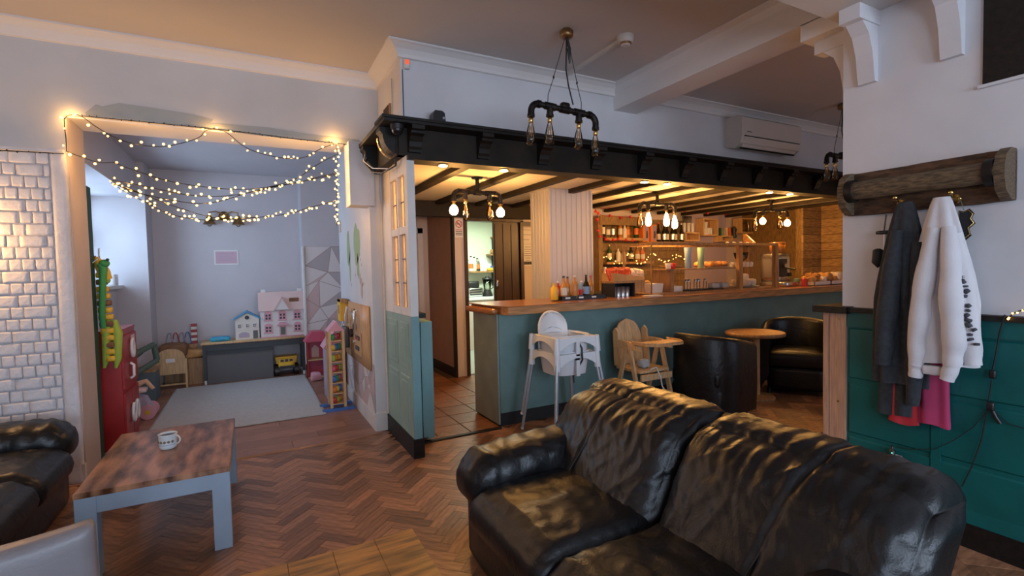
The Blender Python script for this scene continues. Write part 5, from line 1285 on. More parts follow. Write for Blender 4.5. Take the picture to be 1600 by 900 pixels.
garment(hood, 'body', 'white_cloth', yh, zh0, zz(560, 3.10), lambda v: .035+.105*min(1, v*1.6)**.75, .11, 3.145, 7, 6, .026, -.005)
MB().rbox((3.095, yy(1458, 560, 3.10), zz(570, 3.10)), (.05, .085, .05), .015, (6, 8, 4), lambda p, u: p+V(.003*math.sin(p.y*180), 0, 0)).build('hem_rib', 'white_cloth', hood)
sleeve(hood, [(3.10, yy(1462), zz(360, 3.1)), (3.085, yy(1448), zz(450, 3.08)), (3.085, yy(1440), zz(520, 3.08)), (3.09, yy(1437), zz(566, 3.09))], [.03, .048, .045, .033], 'white_cloth', seed=9)
sleeve(hood, [(3.09, yy(1437), zz(564, 3.09)), (3.088, yy(1436), zz(584, 3.09))], [.034, .03], 'white_cloth', 'cuff', 2)
sleeve(hood, [(3.095, yy(1485), zz(360, 3.09)), (3.07, yy(1494), zz(450, 3.07)), (3.07, yy(1500), zz(520, 3.07)), (3.075, yy(1496), zz(560, 3.07))], [.03, .050, .05, .038], 'white_cloth', seed=12)
sleeve(hood, [(3.075, yy(1496), zz(558, 3.07)), (3.072, yy(1488), zz(582, 3.07))], [.036, .03], 'white_cloth', 'cuff', 4)
sleeve(hood, [(3.13, yy(1490), zz(370, 3.12)), (3.12, yy(1508), zz(440, 3.11)), (3.115, yy(1518), zz(510, 3.11)), (3.12, yy(1522), zz(556, 3.11))], [.03, .04, .042, .036], 'white_cloth', 'back_panel', seed=21)
# dark printed marks and letters on the edge facing the room
rg2 = random.Random(5)
for k in range(14):
    v = k/13; py = 440+98*v; px = 1503+20*v+rg2.uniform(-5, 5); q = at(px, py, X=3.072)
    mk = MB().rbox((0, 0, 0), (.02, rg2.uniform(.014, .026), rg2.uniform(.010, .02)), .002, 2); mk.xf(Matrix.Translation(q) @ Matrix.Rotation(rg2.uniform(-1, 1), 4, 'X')); mk.build('leopard_spot', 'ink', hood)
q = at(1500, 434, X=3.07)
text_mesh('HIE', .026, 'ink', hood, 'letters', Matrix.Translation(q) @ Matrix.Rotation(-PI/2, 4, 'Z') @ Matrix.Rotation(PI/2, 4, 'X'))
ub = thing('folded_umbrella', 'black folded umbrella hanging behind the charcoal coat', 'umbrella', (3.19, yy(1381, 400, 3.19), 0))
z_ = zz(362, 3.19); MB().rbox((0, 0, z_), (.03, .075, .022), .006, 3).build('handle', 'black_plastic', ub); MB().cyl((0, -.005, z_-.01), (0, -.005, z_-.10), .008, n=8).build('shaft', 'white_plastic', ub)
MB().tube([(0, -.01, z_+.10), (0, 0, z_+.01)], .004, 5).build('strap', 'black_plastic', ub)
MB().lathe([(.003, -.20), (.03, -.17), (.025, -.10), (.012, -.09)], (0, .03, z_), 10).build('cloth', 'black_matt', ub)
kb_ = thing('ornate_hanger', 'black ornate hanging ornament with gold edge beside the sweatshirt', 'ornament', (3.20, yy(1506, 350, 3.2), zz(352, 3.2)))
kp = [(-.02, .05), (.0, .045), (.022, .055), (.04, .03), (.03, .005), (.045, -.02), (.02, -.045), (.03, -.08), (.0, -.11), (-.02, -.08), (-.02, 0)]
MB().prism([(-y, z) for y, z in kp], -.004, .004, 'x').build('shape', 'black_matt', kb_)
MB().tube([(-.006, -y*.9, z*.9) for y, z in kp], .0025, 5, True).build('gold_edge', 'brass', kb_); MB().tube([(0, 0, .05), (0, .02, .12)], .002, 4).build('string', 'ornament', kb_)
# cables on the teal panelling
cb = thing('wall_cable', 'black light string cable with switch box hanging down the teal panelling', 'cable', (0, 0, 0))
Wx = 3.222
def wp_(px, py, X=Wx): return at(px, py, X=X)
MB().tube([wp_(1570, 492, 3.20), wp_(1562, 520), wp_(1555, 560), wp_(1551, 578)], .004, 6).build('cable', 'wire', cb)
MB().rbox(wp_(1551, 585, 3.22), (.018, .026, .042), .005, 3).build('switch_box', 'black_plastic', cb)
MB().tube([wp_(1550, 594), wp_(1546, 618), wp_(1541, 650), wp_(1533, 690), wp_(1518, 730), wp_(1503, 760)], .0035, 6).build('cable', 'wire', cb)
MB().rbox(wp_(1548, 635, 3.215), (.022, .03, .045), .006, 3).build('battery_pack', 'black_plastic', cb)
MB().tube([wp_(1550, 640), wp_(1556, 652), wp_(1563, 662)], .010, 6).build('strap', 'black_plastic', cb)
MB().tube([wp_(1545, 640), wp_(1520, 668), wp_(1490, 688), wp_(1460, 702), wp_(1420, 702), wp_(1400, 698)], .0022, 5).build('thin_lead', 'wire', cb)
MB().tube([wp_(1552, 640), wp_(1575, 662), wp_(1610, 672)], .0022, 5).build('thin_lead', 'wire', cb)
pg = thing('charger_plug', 'black charger plug with green light and white tag above the sofa back', 'plug', wp_(1394, 706, 3.215))
MB().lathe([(.016, -.03), (.016, .01), (.008, .015), (.007, .035)], n=10).build('body', 'black_plastic', pg); MB().ball((-.015, -.005, -.002), .003, 6, 4).build('led', 'led_green', pg)
MB().box(-.005, -.05, -.03, -.002, -.018, -.008).build('tag', 'paper', pg)
light_string('fairy_lights', [wp_(1575, 497, 3.19), wp_(1583, 490, 3.19), wp_(1592, 486, 3.19), wp_(1604, 484, 3.19), wp_(1620, 488, 3.19)], .0045, 'warm fairy lights on the black dado cap at the right edge', .006, .016, 9)
# lamp that lights the brick wall, beside the left edge of the view
wl = thing('wall_lamp', 'warm globe wall lamp on the white brick wall left of the view', 'wall lamp', (-1.80, 4.60, 1.66))
MB().lathe([(.06, 0), (.06, .015)], n=16).xf(Matrix.Rotation(PI/2, 4, 'X')).build('wall_plate', 'brass', wl); MB().tube([(0, 0, 0), (0, -.10, 0), (0, -.14, .04)], .01, 8).build('arm', 'brass', wl)
MB().ball((0, -.14, .12), .075, 18, 12).build('globe', 'shade_glow', wl)
for k, (x, y) in enumerate(((-1.6, .9),)):  # unseen overhead globe, added to give the room warm ambient light
    cl = thing('added_fill_globe', ['added warm fill light globe overhead, left and out of view', 'added warm fill light globe overhead, right and out of view'][k], 'ceiling light', (x, y, 2.94))
    MB().lathe([(.07, -.03), (.07, 0)], n=16).build('rose', 'brass', cl); MB().ball((0, 0, -.14), .11, 18, 12).build('globe', 'fill_globe_glow', cl)
# ------------------------------------------------------------------ PLAY ROOM
rug = thing('grey_rug', 'pale grey rectangular rug on the play room floor', 'rug', (-.13, 6.63, .004))
MB().rbox((0, 0, .007), (1.58, 2.3, .013), .005, (30, 40, 2), lambda p, u: p+V(0, 0, .0015*noise.noise(p*4))).build('pile', 'rug', rug)
MB().box(-.785, -1.145, .0005, .785, 1.145, .0008).build('backing', 'grey_board', rug)
# toy bench with dark panel
tb = thing('toy_bench', 'dark metal framed bench with wooden top carrying the dolls houses', 'bench', (0, 0, 0))
xl, xr = -.63, .70; yb0, yb1 = 7.86, 8.26
MB().rbox(((xl+xr)/2, (yb0+yb1)/2, .56), (xr-xl, yb1-yb0, .03), .006, 3).build('top', 'light_wood', tb)
for x in (xl+.02, xr-.06):
    for y in (yb0+.02, yb1-.06):
        l = MB().box(x, y, .06, x+.04, y+.04, .545).build('leg', 'dark_metal', tb); MB().cyl((x+.02, y+.02, .0), (x+.02, y+.02, .06), .016, n=10).build('foot', 'white_plastic', l)
MB().box(xl+.06, yb0+.025, .46, xr-.06, yb0+.045, .54).build('front_rail', 'dark_metal', tb)
for k in range(8): MB().cyl((xr-.045, yb0+.017, .12+k*.05), (xr-.045, yb0+.021, .12+k*.05), .007, n=8).build('bolt_hole', 'black_matt', tb)
dp = thing('dark_panel_box', 'dark grey storage box under the bench', 'box', (-.17, 7.98, 0))
MB().box(-.40, -.04, .004, .42, .22, .44).build('body', 'grey_board', dp); MB().box(-.41, -.06, .40, .43, .23, .455).build('lid', 'dark_metal', dp)
# dolls houses
def window_set(t, x, z, w, h, m_frame, m_pane='ink', arch=False, shutter=False):
    f = MB().box(x-w/2, -.008, z-h/2, x+w/2, .002, z+h/2)
    if arch: f.prism([(x-w/2, z+h/2)]+[(x+w/2*math.cos(PI-g), z+h/2+h*.35*math.sin(g)) for g in [i*PI/8 for i in range(9)]]+[(x+w/2, z+h/2)], -.008, .002, 'y')
    f = f.build('window', m_frame, t)
    if shutter: MB().box(x-w*.62, -.012, z-h*.6, x+w*.62, -.002, z-h*.5).build('sill', m_frame, f)
    for sx in (-1, 1):
        for sz in (-1, 1): MB().box(x+sx*w*.21-w*.13, -.010, z+sz*h*.22-h*.15, x+sx*w*.21+w*.13, -.0082, z+sz*h*.22+h*.15).build('pane', m_pane, f)
ph = thing('dolls_house', 'large white dolls house with pink windows and pale pink roof', 'dolls house', (.40, 7.98, .576))
MB().box(-.29, 0, 0, .29, .24, .40).build('walls', 'doll_white', ph)
MB().prism([(-.03, .39), (.27, .39), (.19, .66), (.05, .66)], -.31, .31, 'x').build('roof', 'pale_pink', ph)
MB().prism([(-.11, .40), (.09, .40), (-.01, .57)], -.06, .08, 'y').build('gable', 'doll_white', ph)
g_ = MB(); g_.prism([(-.125, .385), (-.01, .59), (-.01, .565), (-.108, .39)], -.07, .10, 'y'); g_.prism([(.105, .385), (-.01, .59), (-.01, .565), (.088, .39)], -.07, .10, 'y'); g_.build('gable_roof', 'pale_pink', ph)
for x in (-.27, .22): MB().box(x, .07, .60, x+.06, .15, .70).build('chimney', 'doll_white', ph)
MB().prism([(.10, .50), (.23, .50), (.23, .565), (.10, .565)], .005, .012, 'y').build('sticker', 'brown_cushion', ph)
for x in (-.19, .0, .20):
    for z in ((.12, .30) if x else (.30,)): window_set(ph, x, z, .10, .10, 'pink', 'ink', True, True)
MB().box(-.045, -.01, .02, .045, 0, .16).build('door', 'pink', ph); MB().box(-.03, -.012, .03, .03, -.009, .14).build('door_pane', 'sage', ph)
MB().prism([(-.08, .165), (.08, .165), (.04, .215), (-.04, .215)], -.04, .0, 'y').build('porch', 'pink', ph)
window_set(ph, -.01, .47, .05, .05, 'doll_white'); MB().box(-.3, -.03, 0, .3, 0, .012).build('plinth', 'pink', ph)
# the gable window and door sit proud of the gable
bh = thing('dolls_house', 'small cream dolls house with blue roof on the bench', 'dolls house', (-.06, 7.97, .576))
MB().prism([(-.15, 0), (.15, 0), (.15, .29), (.0, .375), (-.15, .29)], 0, .20, 'y').build('walls', 'cream', bh)
for s in (-1, 1): MB().prism([(s*.175, .275), (0, .385), (0, .405), (s*.175, .292)], -.02, .22, 'y').build('roof_slope', 'roof_blue', bh)
MB().cyl((0, -.008, .31), (0, .001, .31), .028, n=14).build('round_window', 'ink', bh)
for x in (-.10, 0, .09): window_set(bh, x, .195, .045, .055, 'doll_white', 'ink', True)
MB().prism([(-.11, .03), (.02, .03), (.02, .085), (-.02, .105), (-.07, .105), (-.11, .085)], -.006, .001, 'y').build('garage_door', 'lilac', bh); MB().box(.07, -.006, .005, .13, .001, .12).build('door', 'grey_board', bh); MB().box(-.152, -.003, .135, .152, .001, .143).build('string_course', 'doll_white', bh)
cs = thing('toy_case', 'flat turquoise toy case on the left of the bench', 'toy case', (-.40, 8.03, .576))
MB().rbox((0, 0, .027), (.25, .15, .054), .015, 5).build('body', 'turquoise', cs); MB().rbox((0, 0, .056), (.20, .1, .012), .005, 3).build('lid_ridge', 'roof_blue', cs); MB().tube([(-.05, -.07, .03), (-.04, -.10, .03), (.04, -.10, .03), (.05, -.07, .03)], .007, 6).build('handle', 'roof_blue', cs)
tk = thing('toy_truck', 'yellow and black toy dumper truck under the bench', 'toy truck', (.43, 8.02, 0))
MB().rbox((0, .02, .15), (.22, .26, .09), .012, 3).build('chassis', 'yellow', tk); MB().prism([(-.13, .17), (.13, .17), (.15, .27), (-.15, .27)], -.02, .18, 'y').build('tipper', 'yellow', tk); MB().box(-.10, -.08, .17, .10, -.02, .25).build('cab', 'yellow', tk)
for x in (-.06, .0, .06): MB().box(x-.022, -.085, .205, x+.022, -.079, .24).build('cab_window', 'ink', tk)
MB().box(-.10, -.115, .11, .10, -.108, .15).build('grille', 'black_plastic', tk)
for sx in (-1, 1):
    for y in (-.06, .13): MB().cyl((sx*.10, y, .075), (sx*.16, y, .075), .075, n=16).build('wheel', 'black_plastic', tk)
# poster, sconce
po = notice('pink_poster', 334, 391, 373, 413.5, 8.347, 'paper', 0, 'pink printed sheet with white border on the play room wall')
wd, h = [(at(373, 413, Y=8.347)-at(334, 391, Y=8.347))[i] for i in (0, 2)]; h = -h
MB().box(-wd*.44, -.0045, -h*.42, wd*.44, -.0032, h*.42).build('pink_print', 'pink_paper', po)
for k in range(4): MB().box(-wd*.3, -.0055, h*(.25-.15*k)-.004, wd*(.3-.1*(k % 2)), -.0046, h*(.25-.15*k)+.004).build('text_line', 'lilac', po)
sn = thing('wall_sconce', 'brass wall light with two unlit cone shades on the play room wall', 'wall light', (-.30, 8.345, 2.36))
MB().lathe([(.07, 0), (.06, .02), (.02, .03)], n=18).xf(Matrix.Rotation(PI/2, 4, 'X')).build('wall_plate', 'pipe_brass', sn)
for s in (-1, 1):
    a = MB().tube([(0, -.03, .02), (s*.10, -.06, .06), (s*.18, -.08, .04), (s*.18, -.08, -.01)], .009, 8).build('arm', 'pipe_brass', sn)
    MB().lathe([(.085, -.13), (.08, -.125), (.03, -.02), (.022, .0)], (s*.18, -.08, 0), 18).build('cone_shade', 'pipe_brass', a); MB().ball((s*.18, -.08, -.13), .03, 10, 7).build('bulb', 'bulb_glass', a)
# doll cot with cushions, bead maze
ct = thing('toy_cot', 'small wooden toy cot with arched end in the play room corner', 'toy cot', (-.97, 7.86, 0))
def arch_end(y):
    pp = [(-.16, .20), (.16, .20), (.16, .42)]+[(.16*math.cos(g), .42+.12*math.sin(g)) for g in [i*PI/10 for i in range(11)]]
    return MB().prism(pp, y, y+.02, 'y')
arch_end(-.02).build('end_panel', 'light_wood', ct); arch_end(.36).build('end_panel', 'light_wood', ct)
for x in (-.18, .16):
    for y in (-.02, .36): MB().box(x, y-.005, 0, x+.022, y+.025, .40).build('leg', 'light_wood', ct)
for x in (-.175, .165): MB().box(x, 0, .22, x+.012, .36, .30).build('side_rail', 'light_wood', ct)
MB().box(-.16, 0, .21, .16, .36, .225).build('base_board', 'light_wood', ct); MB().box(-.16, 0, .05, .16, .012, .07).build('stretcher', 'light_wood', ct); MB().box(-.05, -.024, .36, .05, -.02, .41).build('label_sticker', 'paper', ct)
tag(MB().rbox((0, 0, 0), (.34, .30, .18), .07, 8, lambda p, u: p+V(1, 1, 1)*.02*noise.noise(p*9)).build('brown_cushion', 'brown_cushion', None, (-.95, 8.02, .50)), 'brown plush cushion in the toy cot', 'cushion')
tag(MB().rbox((0, 0, 0), (.30, .22, .12), .05, 8, lambda p, u: p+V(1, 1, 1)*.018*noise.noise(p*9)).build('tan_cushion', 'parcel', None, (-.70, 8.14, .42)), 'tan cushion heaped beside the toy cot', 'cushion')
tag(MB().box(-.14, -.12, 0, .14, .12, .36).build('low_stool', 'mid_wood', None, (-.72, 8.16, 0)), 'low wooden stool carrying the tan cushion', 'stool')
bm3 = thing('bead_maze', 'wire bead maze toy behind the toy cot', 'toy', (-.90, 8.27, 0))
MB().box(-.20, -.06, .50, .20, .06, .54).build('base', 'mid_wood', bm3); MB().box(-.19, -.05, 0, .19, .05, .50).build('stand', 'mid_wood', bm3)
for k in range(4): MB().tube([(-.17+k*.07+.10*i/12, .02*math.sin(i), .54+.17*math.sin(PI*i/12)) for i in range(13)], .006, 6).build('wire_loop', ['lilac', 'red', 'lilac', 'blue'][k], bm3)
bt = thing('block_tower', 'red and cream striped stacking block tower beside the bead maze', 'toy', (-.73, 8.29, .50))
MB().box(-.03, -.03, -.5, .03, .03, 0).build('stand', 'light_wood', bt)
for k in range(8): MB().box(-.035, -.03, k*.04, .035, .03, k*.04+.038).build('block', 'toy_red' if k % 2 else 'cream', bt)
# slate box, green frame toy
sb = thing('slate_toy_box', 'slate blue wooden toy box by the window pier', 'toy box', (-1.20, 7.36, 0))
MB().box(-.15, -.17, .004, .15, .17, .36).build('body', 'slate_box', sb); MB().box(-.16, -.18, .36, .16, .18, .385).build('lid', 'mid_wood', sb)
gf = thing('green_toy_frame', 'sage green angled wooden toy frame leaning on the slate box', 'toy', (-1.28, 7.10, .40))
pr = [V(-.18, -.2, -.02), V(.10, .10, .22), V(.22, .2, .28), V(.24, .22, .08), V(.0, .0, -.06)]
mb = MB()
for a, b in zip(pr, pr[1:]): mb.tube([a, b], .04, 4)
mb.build('frame', 'sage', gf); MB().box(-.14, -.16, -.4, .02, .0, -.06).build('stand', 'sage', gf)
# red toy kitchen with white handles
rk = thing('red_toy_cupboard', 'tall red toy cupboard with white ring handles inside the opening', 'toy cupboard', (-1.17, 5.62, .004))
MB().box(-.07, -.30, 0, .16, .30, 1.02).build('carcass', 'toy_red', rk); MB().box(-.075, -.31, 1.02, .165, .31, 1.04).build('top', 'toy_red', rk)
for k, (y0, y1, z0, z1) in enumerate(((-.28, .28, .52, .98), (-.28, -.01, .06, .48), (.01, .28, .06, .48))):
    d = MB().box(.16, y0, z0, .175, y1, z1).build('door', 'toy_red', rk)
    zc = (z0+z1)/2; yc = (y0+y1)/2 if k == 0 else (y1-.06 if k == 1 else y0+.06)
    MB().tube([V(.195, yc+.05*math.cos(i*PI/8), zc+(.10 if k == 0 else 0)+.08*math.sin(i*PI/8)) for i in range(16)], .013, 6, True).build('ring_handle', 'white_plastic', d)
MB().tube([(.18, -.06, .58), (.205, -.06, .60), (.205, -.06, .70), (.18, -.06, .72)], .012, 6).build('bar_handle', 'white_plastic', rk)
MB().box(.176, .04, .86, .18, .18, .96).build('label_plate', 'pale_pink', rk)
# tall plush giraffe and dragon, dark green panel
dgp = thing('dark_green_board', 'tall dark green board standing inside the play room opening', 'board', (-1.165, 5.18, .004))
MB().box(-.03, -.06, 0, .03, .06, 2.24).build('board', 'dark_green', dgp); MB().tube([(.03, 0, 1.62), (.07, .01, 1.66), (.075, .01, 1.74)], .006, 6).build('coat_hook', 'grey_metal', dgp)
dg = thing('green_plush_toy', 'green plush dragon hanging from a hook on the green board', 'plush toy', (-1.10, 5.22, 0))
MB().tube([(0, 0, 1.62), (.02, .02, 1.58), (.015, .0, 1.44), (.0, .0, 1.2), (.0, .02, 1.08)], [.02, .03, .024, .022, .02], 10).build('body', 'toy_green', dg)
MB().ball((.03, .02, 1.62), .038, 12, 8, (1, 1.2, .9)).build('head', 'toy_green', dg); MB().ball((.06, -.02, 1.65), .012, 8, 6).build('eye', 'dark_metal', dg)
gr = thing('giraffe_plush', 'yellow plush giraffe with brown squares hanging beside the green dragon', 'plush toy', (-1.02, 5.30, 0))
gy = 5.30; L_ = lambda px, py: at(px, py, Y=gy)-V(-1.02, 5.30, 0)
MB().tube([L_(150, 402), L_(155, 412), L_(162, 425), L_(168, 437)], [.018, .04, .045, .035], 10).build('head', 'yellow', gr)
MB().ball(L_(166, 438), .03, 10, 7).build('muzzle', 'lime', gr)
for e_ in ((148, 400), (155, 400)): MB().tube([L_(152, 408), L_(*e_)], [.012, .008], 6).build('horn', 'brown_cushion', gr)
for k in range(13):
    q = L_(158, 430).lerp(L_(174, 560), k/12)
    MB().rbox(q, (.07+.03*math.sin(k/12*PI), .06, .05), .012, 3).build('body_patch', 'brown_cushion' if k % 3 == 1 else 'yellow', gr)
for px in (166, 184): MB().tube([L_((px+174)/2, 500), L_(px, 520), L_(px, 560), L_(px-3, 575)], [.02, .035, .03, .012], 8).build('green_leaf', 'lime', gr)
# doll pushchair
pc = thing('doll_pushchair', 'pink and lilac ride-on toy with a doll beside the red cupboard', 'toy', (-1.12, 6.42, .004))
MB().prism([(-.30, .26), (-.10, .30), (.10, .22), (.16, .08), (.08, .05), (-.05, .16), (-.22, .18), (-.30, .10)], -.08, .08, 'y').build('body', 'lilac', pc)
for y in (-.11, .09):
    wv = MB().cyl((.12, y, .075), (.12, y+.03, .075), .075, n=20).build('wheel', 'pink', pc); MB().cyl((.12, y-.004, .075), (.12, y+.034, .075), .025, n=12).build('hub', 'yellow', wv)
    MB().cyl((-.26, y, .06), (-.26, y+.03, .06), .06, n=16).build('wheel', 'lilac', pc)
MB().tube([(-.16, 0, .28), (-.20, 0, .50), (-.30, 0, .60)], .014, 8).build('handle', 'pink', pc); MB().rbox((-.02, 0, .30), (.26, .15, .05), .02, 4).build('seat', 'pale_pink', pc)
dl = thing('doll', 'small doll lying on the pink ride-on toy', 'doll', (-1.12, 6.42, .36))
MB().tube([(-.16, 0, .12), (-.08, 0, .05), (.02, 0, .0), (.10, .02, .03), (.16, .02, -.06)], [.03, .045, .04, .026, .018], 10).build('body', 'skin_doll', dl); MB().ball((-.20, 0, .17), .05, 12, 8).build('head', 'skin_doll', dl); MB().ball((-.215, .01, .185), .05, 12, 8, (1, 1, .85)).build('hair', 'brown_cushion', dl)
# white carton on the sill
tag(MB().rbox((0, 0, .07), (.12, .16, .14), .01, 3).build('white_carton', 'white_plastic', None, (-1.50, 7.62, 1.401)), 'small white carton on the play room window sill', 'carton')
# ---- right wall: map, busy board, toys
mp = thing('world_map_mural', 'green and tan world map mural on the play room side wall', 'mural', (.9995, 5.4, 1.65))
rg = random.Random(8)
def blob(cy, cz, ry, rz_, m, name, seed):
    n = 22; pts = []
    for i in range(n):
        a = 2*PI*i/n; k = 1+.45*noise.noise(V(math.cos(a)*1.3, math.sin(a)*1.3, seed)); pts.append((cy+ry*k*math.cos(a), cz+rz_*k*math.sin(a)))
    MB().prism(pts, -.0015, .0, 'x').build(name, m, mp)
blob(.42, .12, .10, .20, 'map_green', 'continent', 1); blob(.36, -.10, .04, .16, 'map_green', 'continent', 2); blob(-.08, .16, .18, .20, 'map_green', 'continent', 3); blob(-.12, -.10, .05, .13, 'map_green', 'continent', 4)
blob(-.27, -.32, .05, .10, 'map_tan', 'continent', 5); blob(-.20, -.22, .03, .05, 'map_tan', 'continent', 6)
for k in range(10): blob(rg.uniform(-.38, .3), rg.uniform(-.38, .05), .012, .018, 'map_tan', 'island', 10+k)
by = thing('busy_board', 'wooden busy board with latches and handles on the play room side wall', 'busy board', (.998, 5.45, .86))
MB().rbox((-.012, 0, 0), (.022, 1.36, .62), .004, 3).build('board', 'pine', by)
MB().box(-.10, .44, .08, -.024, .64, .33).build('wooden_box', 'yellow', by); MB().box(-.104, .50, .16, -.10, .58, .26).build('box_window', 'mid_wood', by); MB().box(-.10, .40, .30, -.024, .66, .335).build('box_lid', 'mid_wood', by)
MB().tube([(-.03, .18, .22), (-.07, .16, .26), (-.08, .22, .14), (-.06, .30, .08)], .016, 8).build('phone_handset', 'white_plastic', by)
MB().tube([(-.03, -.20, .24), (-.06, -.20, .24), (-.06, -.20, -.0), (-.03, -.20, -.02)], .012, 8).build('door_handle', 'silver', by)
MB().tube([(-.03, -.0, .20), (-.06, -.0, .20), (-.065, -.14, .20)], .012, 8).build('lever', 'silver', by); MB().cyl((-.024, 0, .20), (-.03, 0, .20), .05, n=14).build('rosette', 'black_plastic', by); MB().cyl((-.024, -.05, .06), (-.05, -.05, .06), .035, n=14).build('knob', 'black_plastic', by)
fr_ = MB().box(-.034, -.36, -.22, -.024, .02, .02).build('panel_door', 'pine', by); MB().box(-.045, -.30, -.06, -.034, -.12, -.02).build('bolt', 'ink', fr_); MB().box(-.045, -.26, -.17, -.034, -.10, -.13).build('chain_lock', 'ink', fr_); MB().cyl((-.034, -.03, -.10), (-.055, -.03, -.10), .02, n=12).build('padlock', 'silver', fr_); MB().box(-.046, -.28, -.055, -.045, -.2, -.03).build('red_bolt', 'red', fr_)
MB().cyl((-.024, .16, -.03), (-.05, .16, -.03), .045, n=16).build('wheel', 'black_plastic', by)
MB().rbox((-.05, .46, -.10), (.05, .22, .24), .02, 5).build('chalk_card', 'grey_board', by); MB().tube([(-.03, .62, .08), (-.06, .66, .0), (-.05, .62, -.06)], .008, 6).build('cord', 'white_plastic', by)
# tall ladder rack of toys
lr = thing('toy_ladder_rack', 'tall narrow wooden toy rack with coloured bins on blue runners', 'toy rack', (.80, 5.68, .004))
for x in (-.07, .07):
    for y in (-.09, .09): MB().box(x-.014, y-.014, .03, x+.014, y+.014, .86).build('post', 'light_wood', lr)
for y in (-.12, .12): MB().box(-.17, y-.02, 0, .17, y+.02, .03).build('runner', 'blue', lr)
cols = ['red', 'lime', 'orange', 'yellow', 'blue', 'toy_green', 'hot_pink']
for k in range(7):
    s_ = MB().box(-.07, -.09, .06+k*.115, .07, .09, .07+k*.115).build('shelf', 'light_wood', lr)
    for q in range(3): MB().rbox((-.035+.035*q, -.05+.045*q, .105+k*.115), (.05, .06, .06), .012, 3).build('toy_block', cols[(k*2+q) % 7], s_)
MB().prism([(-.09, .86), (.09, .86), (0, .97)], -.10, .10, 'y').build('roof', 'pink', lr)
# small red dolls house
rh = thing('dolls_house', 'small red and pink open dolls house on the floor by the papered wall', 'dolls house', (.80, 7.50, .004))
MB().box(-.12, .18, 0, .12, .20, .52).build('back', 'hot_pink', rh)
for x in (-.12, .105): MB().box(x, -.0, 0, x+.015, .18, .52).build('side', 'toy_red', rh)
for z in (0, .25, .51): MB().box(-.12, -.02, z, .12, .18, z+.015).build('floor_board', 'light_wood' if z < .3 else 'hot_pink', rh)
MB().prism([(-.16, .52), (.16, .52), (.10, .66), (-.06, .66)], -.03, .20, 'y').build('roof', 'hot_pink', rh); MB().prism([(-.05, .27), (.05, .27), (.05, .40), (.0, .45), (-.05, .40)], .172, .181, 'y').build('arched_window', 'pale_pink', rh)
tag(MB().rbox((0, 0, .06), (.14, .12, .12), .03, 5, lambda p, u: p+V(1, 1, 1)*.012*noise.noise(p*12)).build('soft_toy', 'pink', None, (.76, 7.30, .004)), 'small pink soft toy on the floor before the red dolls house', 'soft toy')
fp = thing('pink_castle', 'pink toy castle roof showing behind the toy rack', 'toy', (.86, 6.30, .004))
MB().box(-.10, -.14, 0, .10, .14, .60).build('walls', 'lilac', fp); MB().prism([(-.13, .60), (.13, .60), (0, .80)], -.16, .16, 'y').build('roof', 'pink', fp)
tag(MB().box(-.01, -.03, -.07, .003, .03, .07).build('wall_switch', 'offwhite_plastic', None, (.995, 6.30, 2.06)), 'pale wall plate under the string lights on the side wall', 'switch')

# ------------------------------------------------------------------ STRING LIGHTS ACROSS THE OPENING
YL = 4.60
def S(*pts, Y=YL):
    P = [at(a, b, Y=Y) for a, b in pts]; out = []
    for i in range(len(P)-1):
        p0 = P[max(0, i-1)]; p1 = P[i]; p2 = P[i+1]; p3 = P[min(len(P)-1, i+2)]
        for k in range(5):
            t = k/5; out.append(.5*((2*p1)+(p2-p0)*t+(2*p0-5*p1+4*p2-p3)*t*t+(3*p1-p0-3*p2+p3)*t**3))
    return out+[P[-1]]
br = .0085; ss = .017
light_string('string_lights', S((101, 186), (108, 180), (126, 181), (150, 198), (180, 215), (215, 226), (255, 229), (290, 222), (312, 214), (322, 204), (340, 203), (352, 206), (362, 213), (380, 228), (402, 238), (430, 245), (455, 248), (478, 245), (500, 233), (524, 224)), br, 'uppermost swag of warm string lights pinned along the lintel', .022, .062, 21)
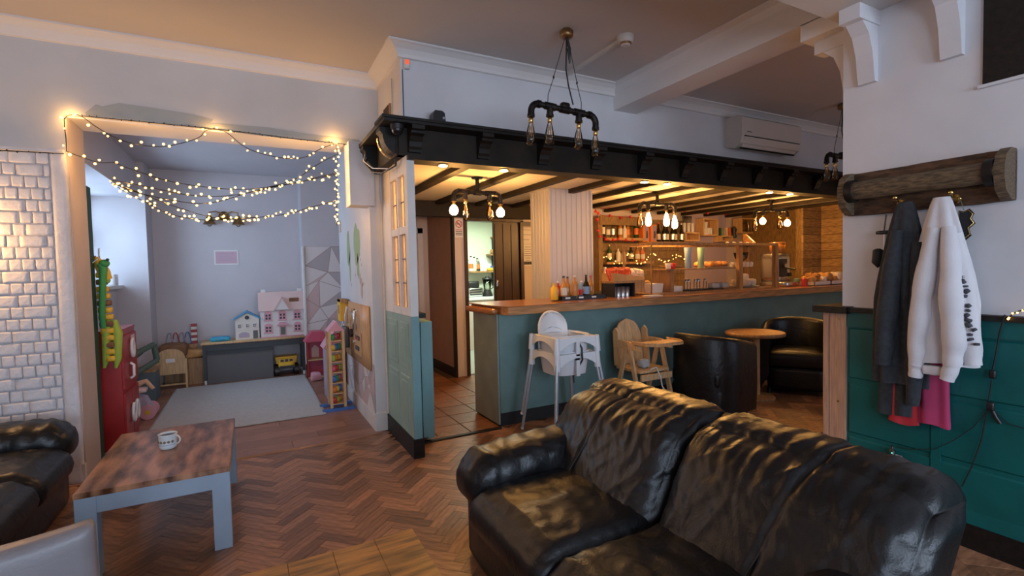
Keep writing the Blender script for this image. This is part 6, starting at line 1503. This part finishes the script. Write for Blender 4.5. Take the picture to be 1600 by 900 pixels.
light_string('string_lights', S((103, 236), (118, 242), (135, 248), (155, 254), (178, 254), (188, 258), (210, 266), (260, 282), (320, 292), (380, 296), (430, 290), (465, 278), (485, 264), (505, 252), (527, 241)), br, 'second swag of string lights, starting at the brick ledge', .024, .055, 22)
light_string('string_lights', S((172, 282), (195, 285), (240, 294), (290, 304), (340, 307), (385, 302), (430, 292), (470, 284), (500, 276), (527, 270)), br, 'middle swag of string lights across the opening', .028, .042, 23)
light_string('string_lights', S((174, 284), (200, 296), (235, 306), (270, 313), (310, 318), (345, 314), (385, 302), (425, 292), (470, 284), (527, 272)), br, 'sparse swag of string lights below the middle swag', .024, .06, 24)
light_string('string_lights', S((174, 286), (200, 302), (232, 318), (265, 334), (300, 342), (335, 344), (380, 341), (420, 338), (455, 333), (480, 325), (505, 319), (527, 312)), br, 'lowest dense swag of string lights across the opening', .024, .030, 25)
light_string('string_lights', S((178, 288), (210, 298), (250, 314), (290, 328), (325, 338), (360, 342), (400, 339)), br, 'short run of string lights joining the lowest swag', .024, .05, 26)
light_string('string_lights', S((525, 226), (528, 245), (526, 262), (527, 285), (526, 305), (526, 330), (526, 350), (525, 352)), br, 'vertical run of string lights down the right side of the opening', .018, .026, 27)
light_string('string_lights', S((100, 184), (101, 200), (103, 218), (104, 236)), br*.8, 'vertical run of string lights at the upper left corner of the opening', .02, .09, 28)
light_string('string_lights', S((128, 181), (180, 186), (260, 194), (320, 200), (400, 209), (480, 219), (555, 227), Y=4.64), .005, 'unlit dark string of lights along the lintel edge', .008, .045, 29, True, True)
light_string('string_lights', S((-30, 233), (20, 236), (60, 238), (100, 240), Y=4.60), .005, 'unlit dark string of lights along the brick ledge', .006, .05, 30, True, True)
# the glow of the lit strings, spread along them
for px, py, pw in ((110, 184, .35), (215, 226, .35), (335, 205, .5), (455, 247, .35), (523, 224, .7), (130, 246, .4), (200, 290, .5), (260, 312, .6), (320, 318, .5), (400, 300, .6), (470, 284, .6), (300, 341, .6), (380, 340, .6), (450, 334, .6), (526, 268, .8), (525, 315, .9), (525, 345, .7)):
    point('string_light_glow', at(px, py, Y=YL), pw*2.6, (1, .50, .13), .012)
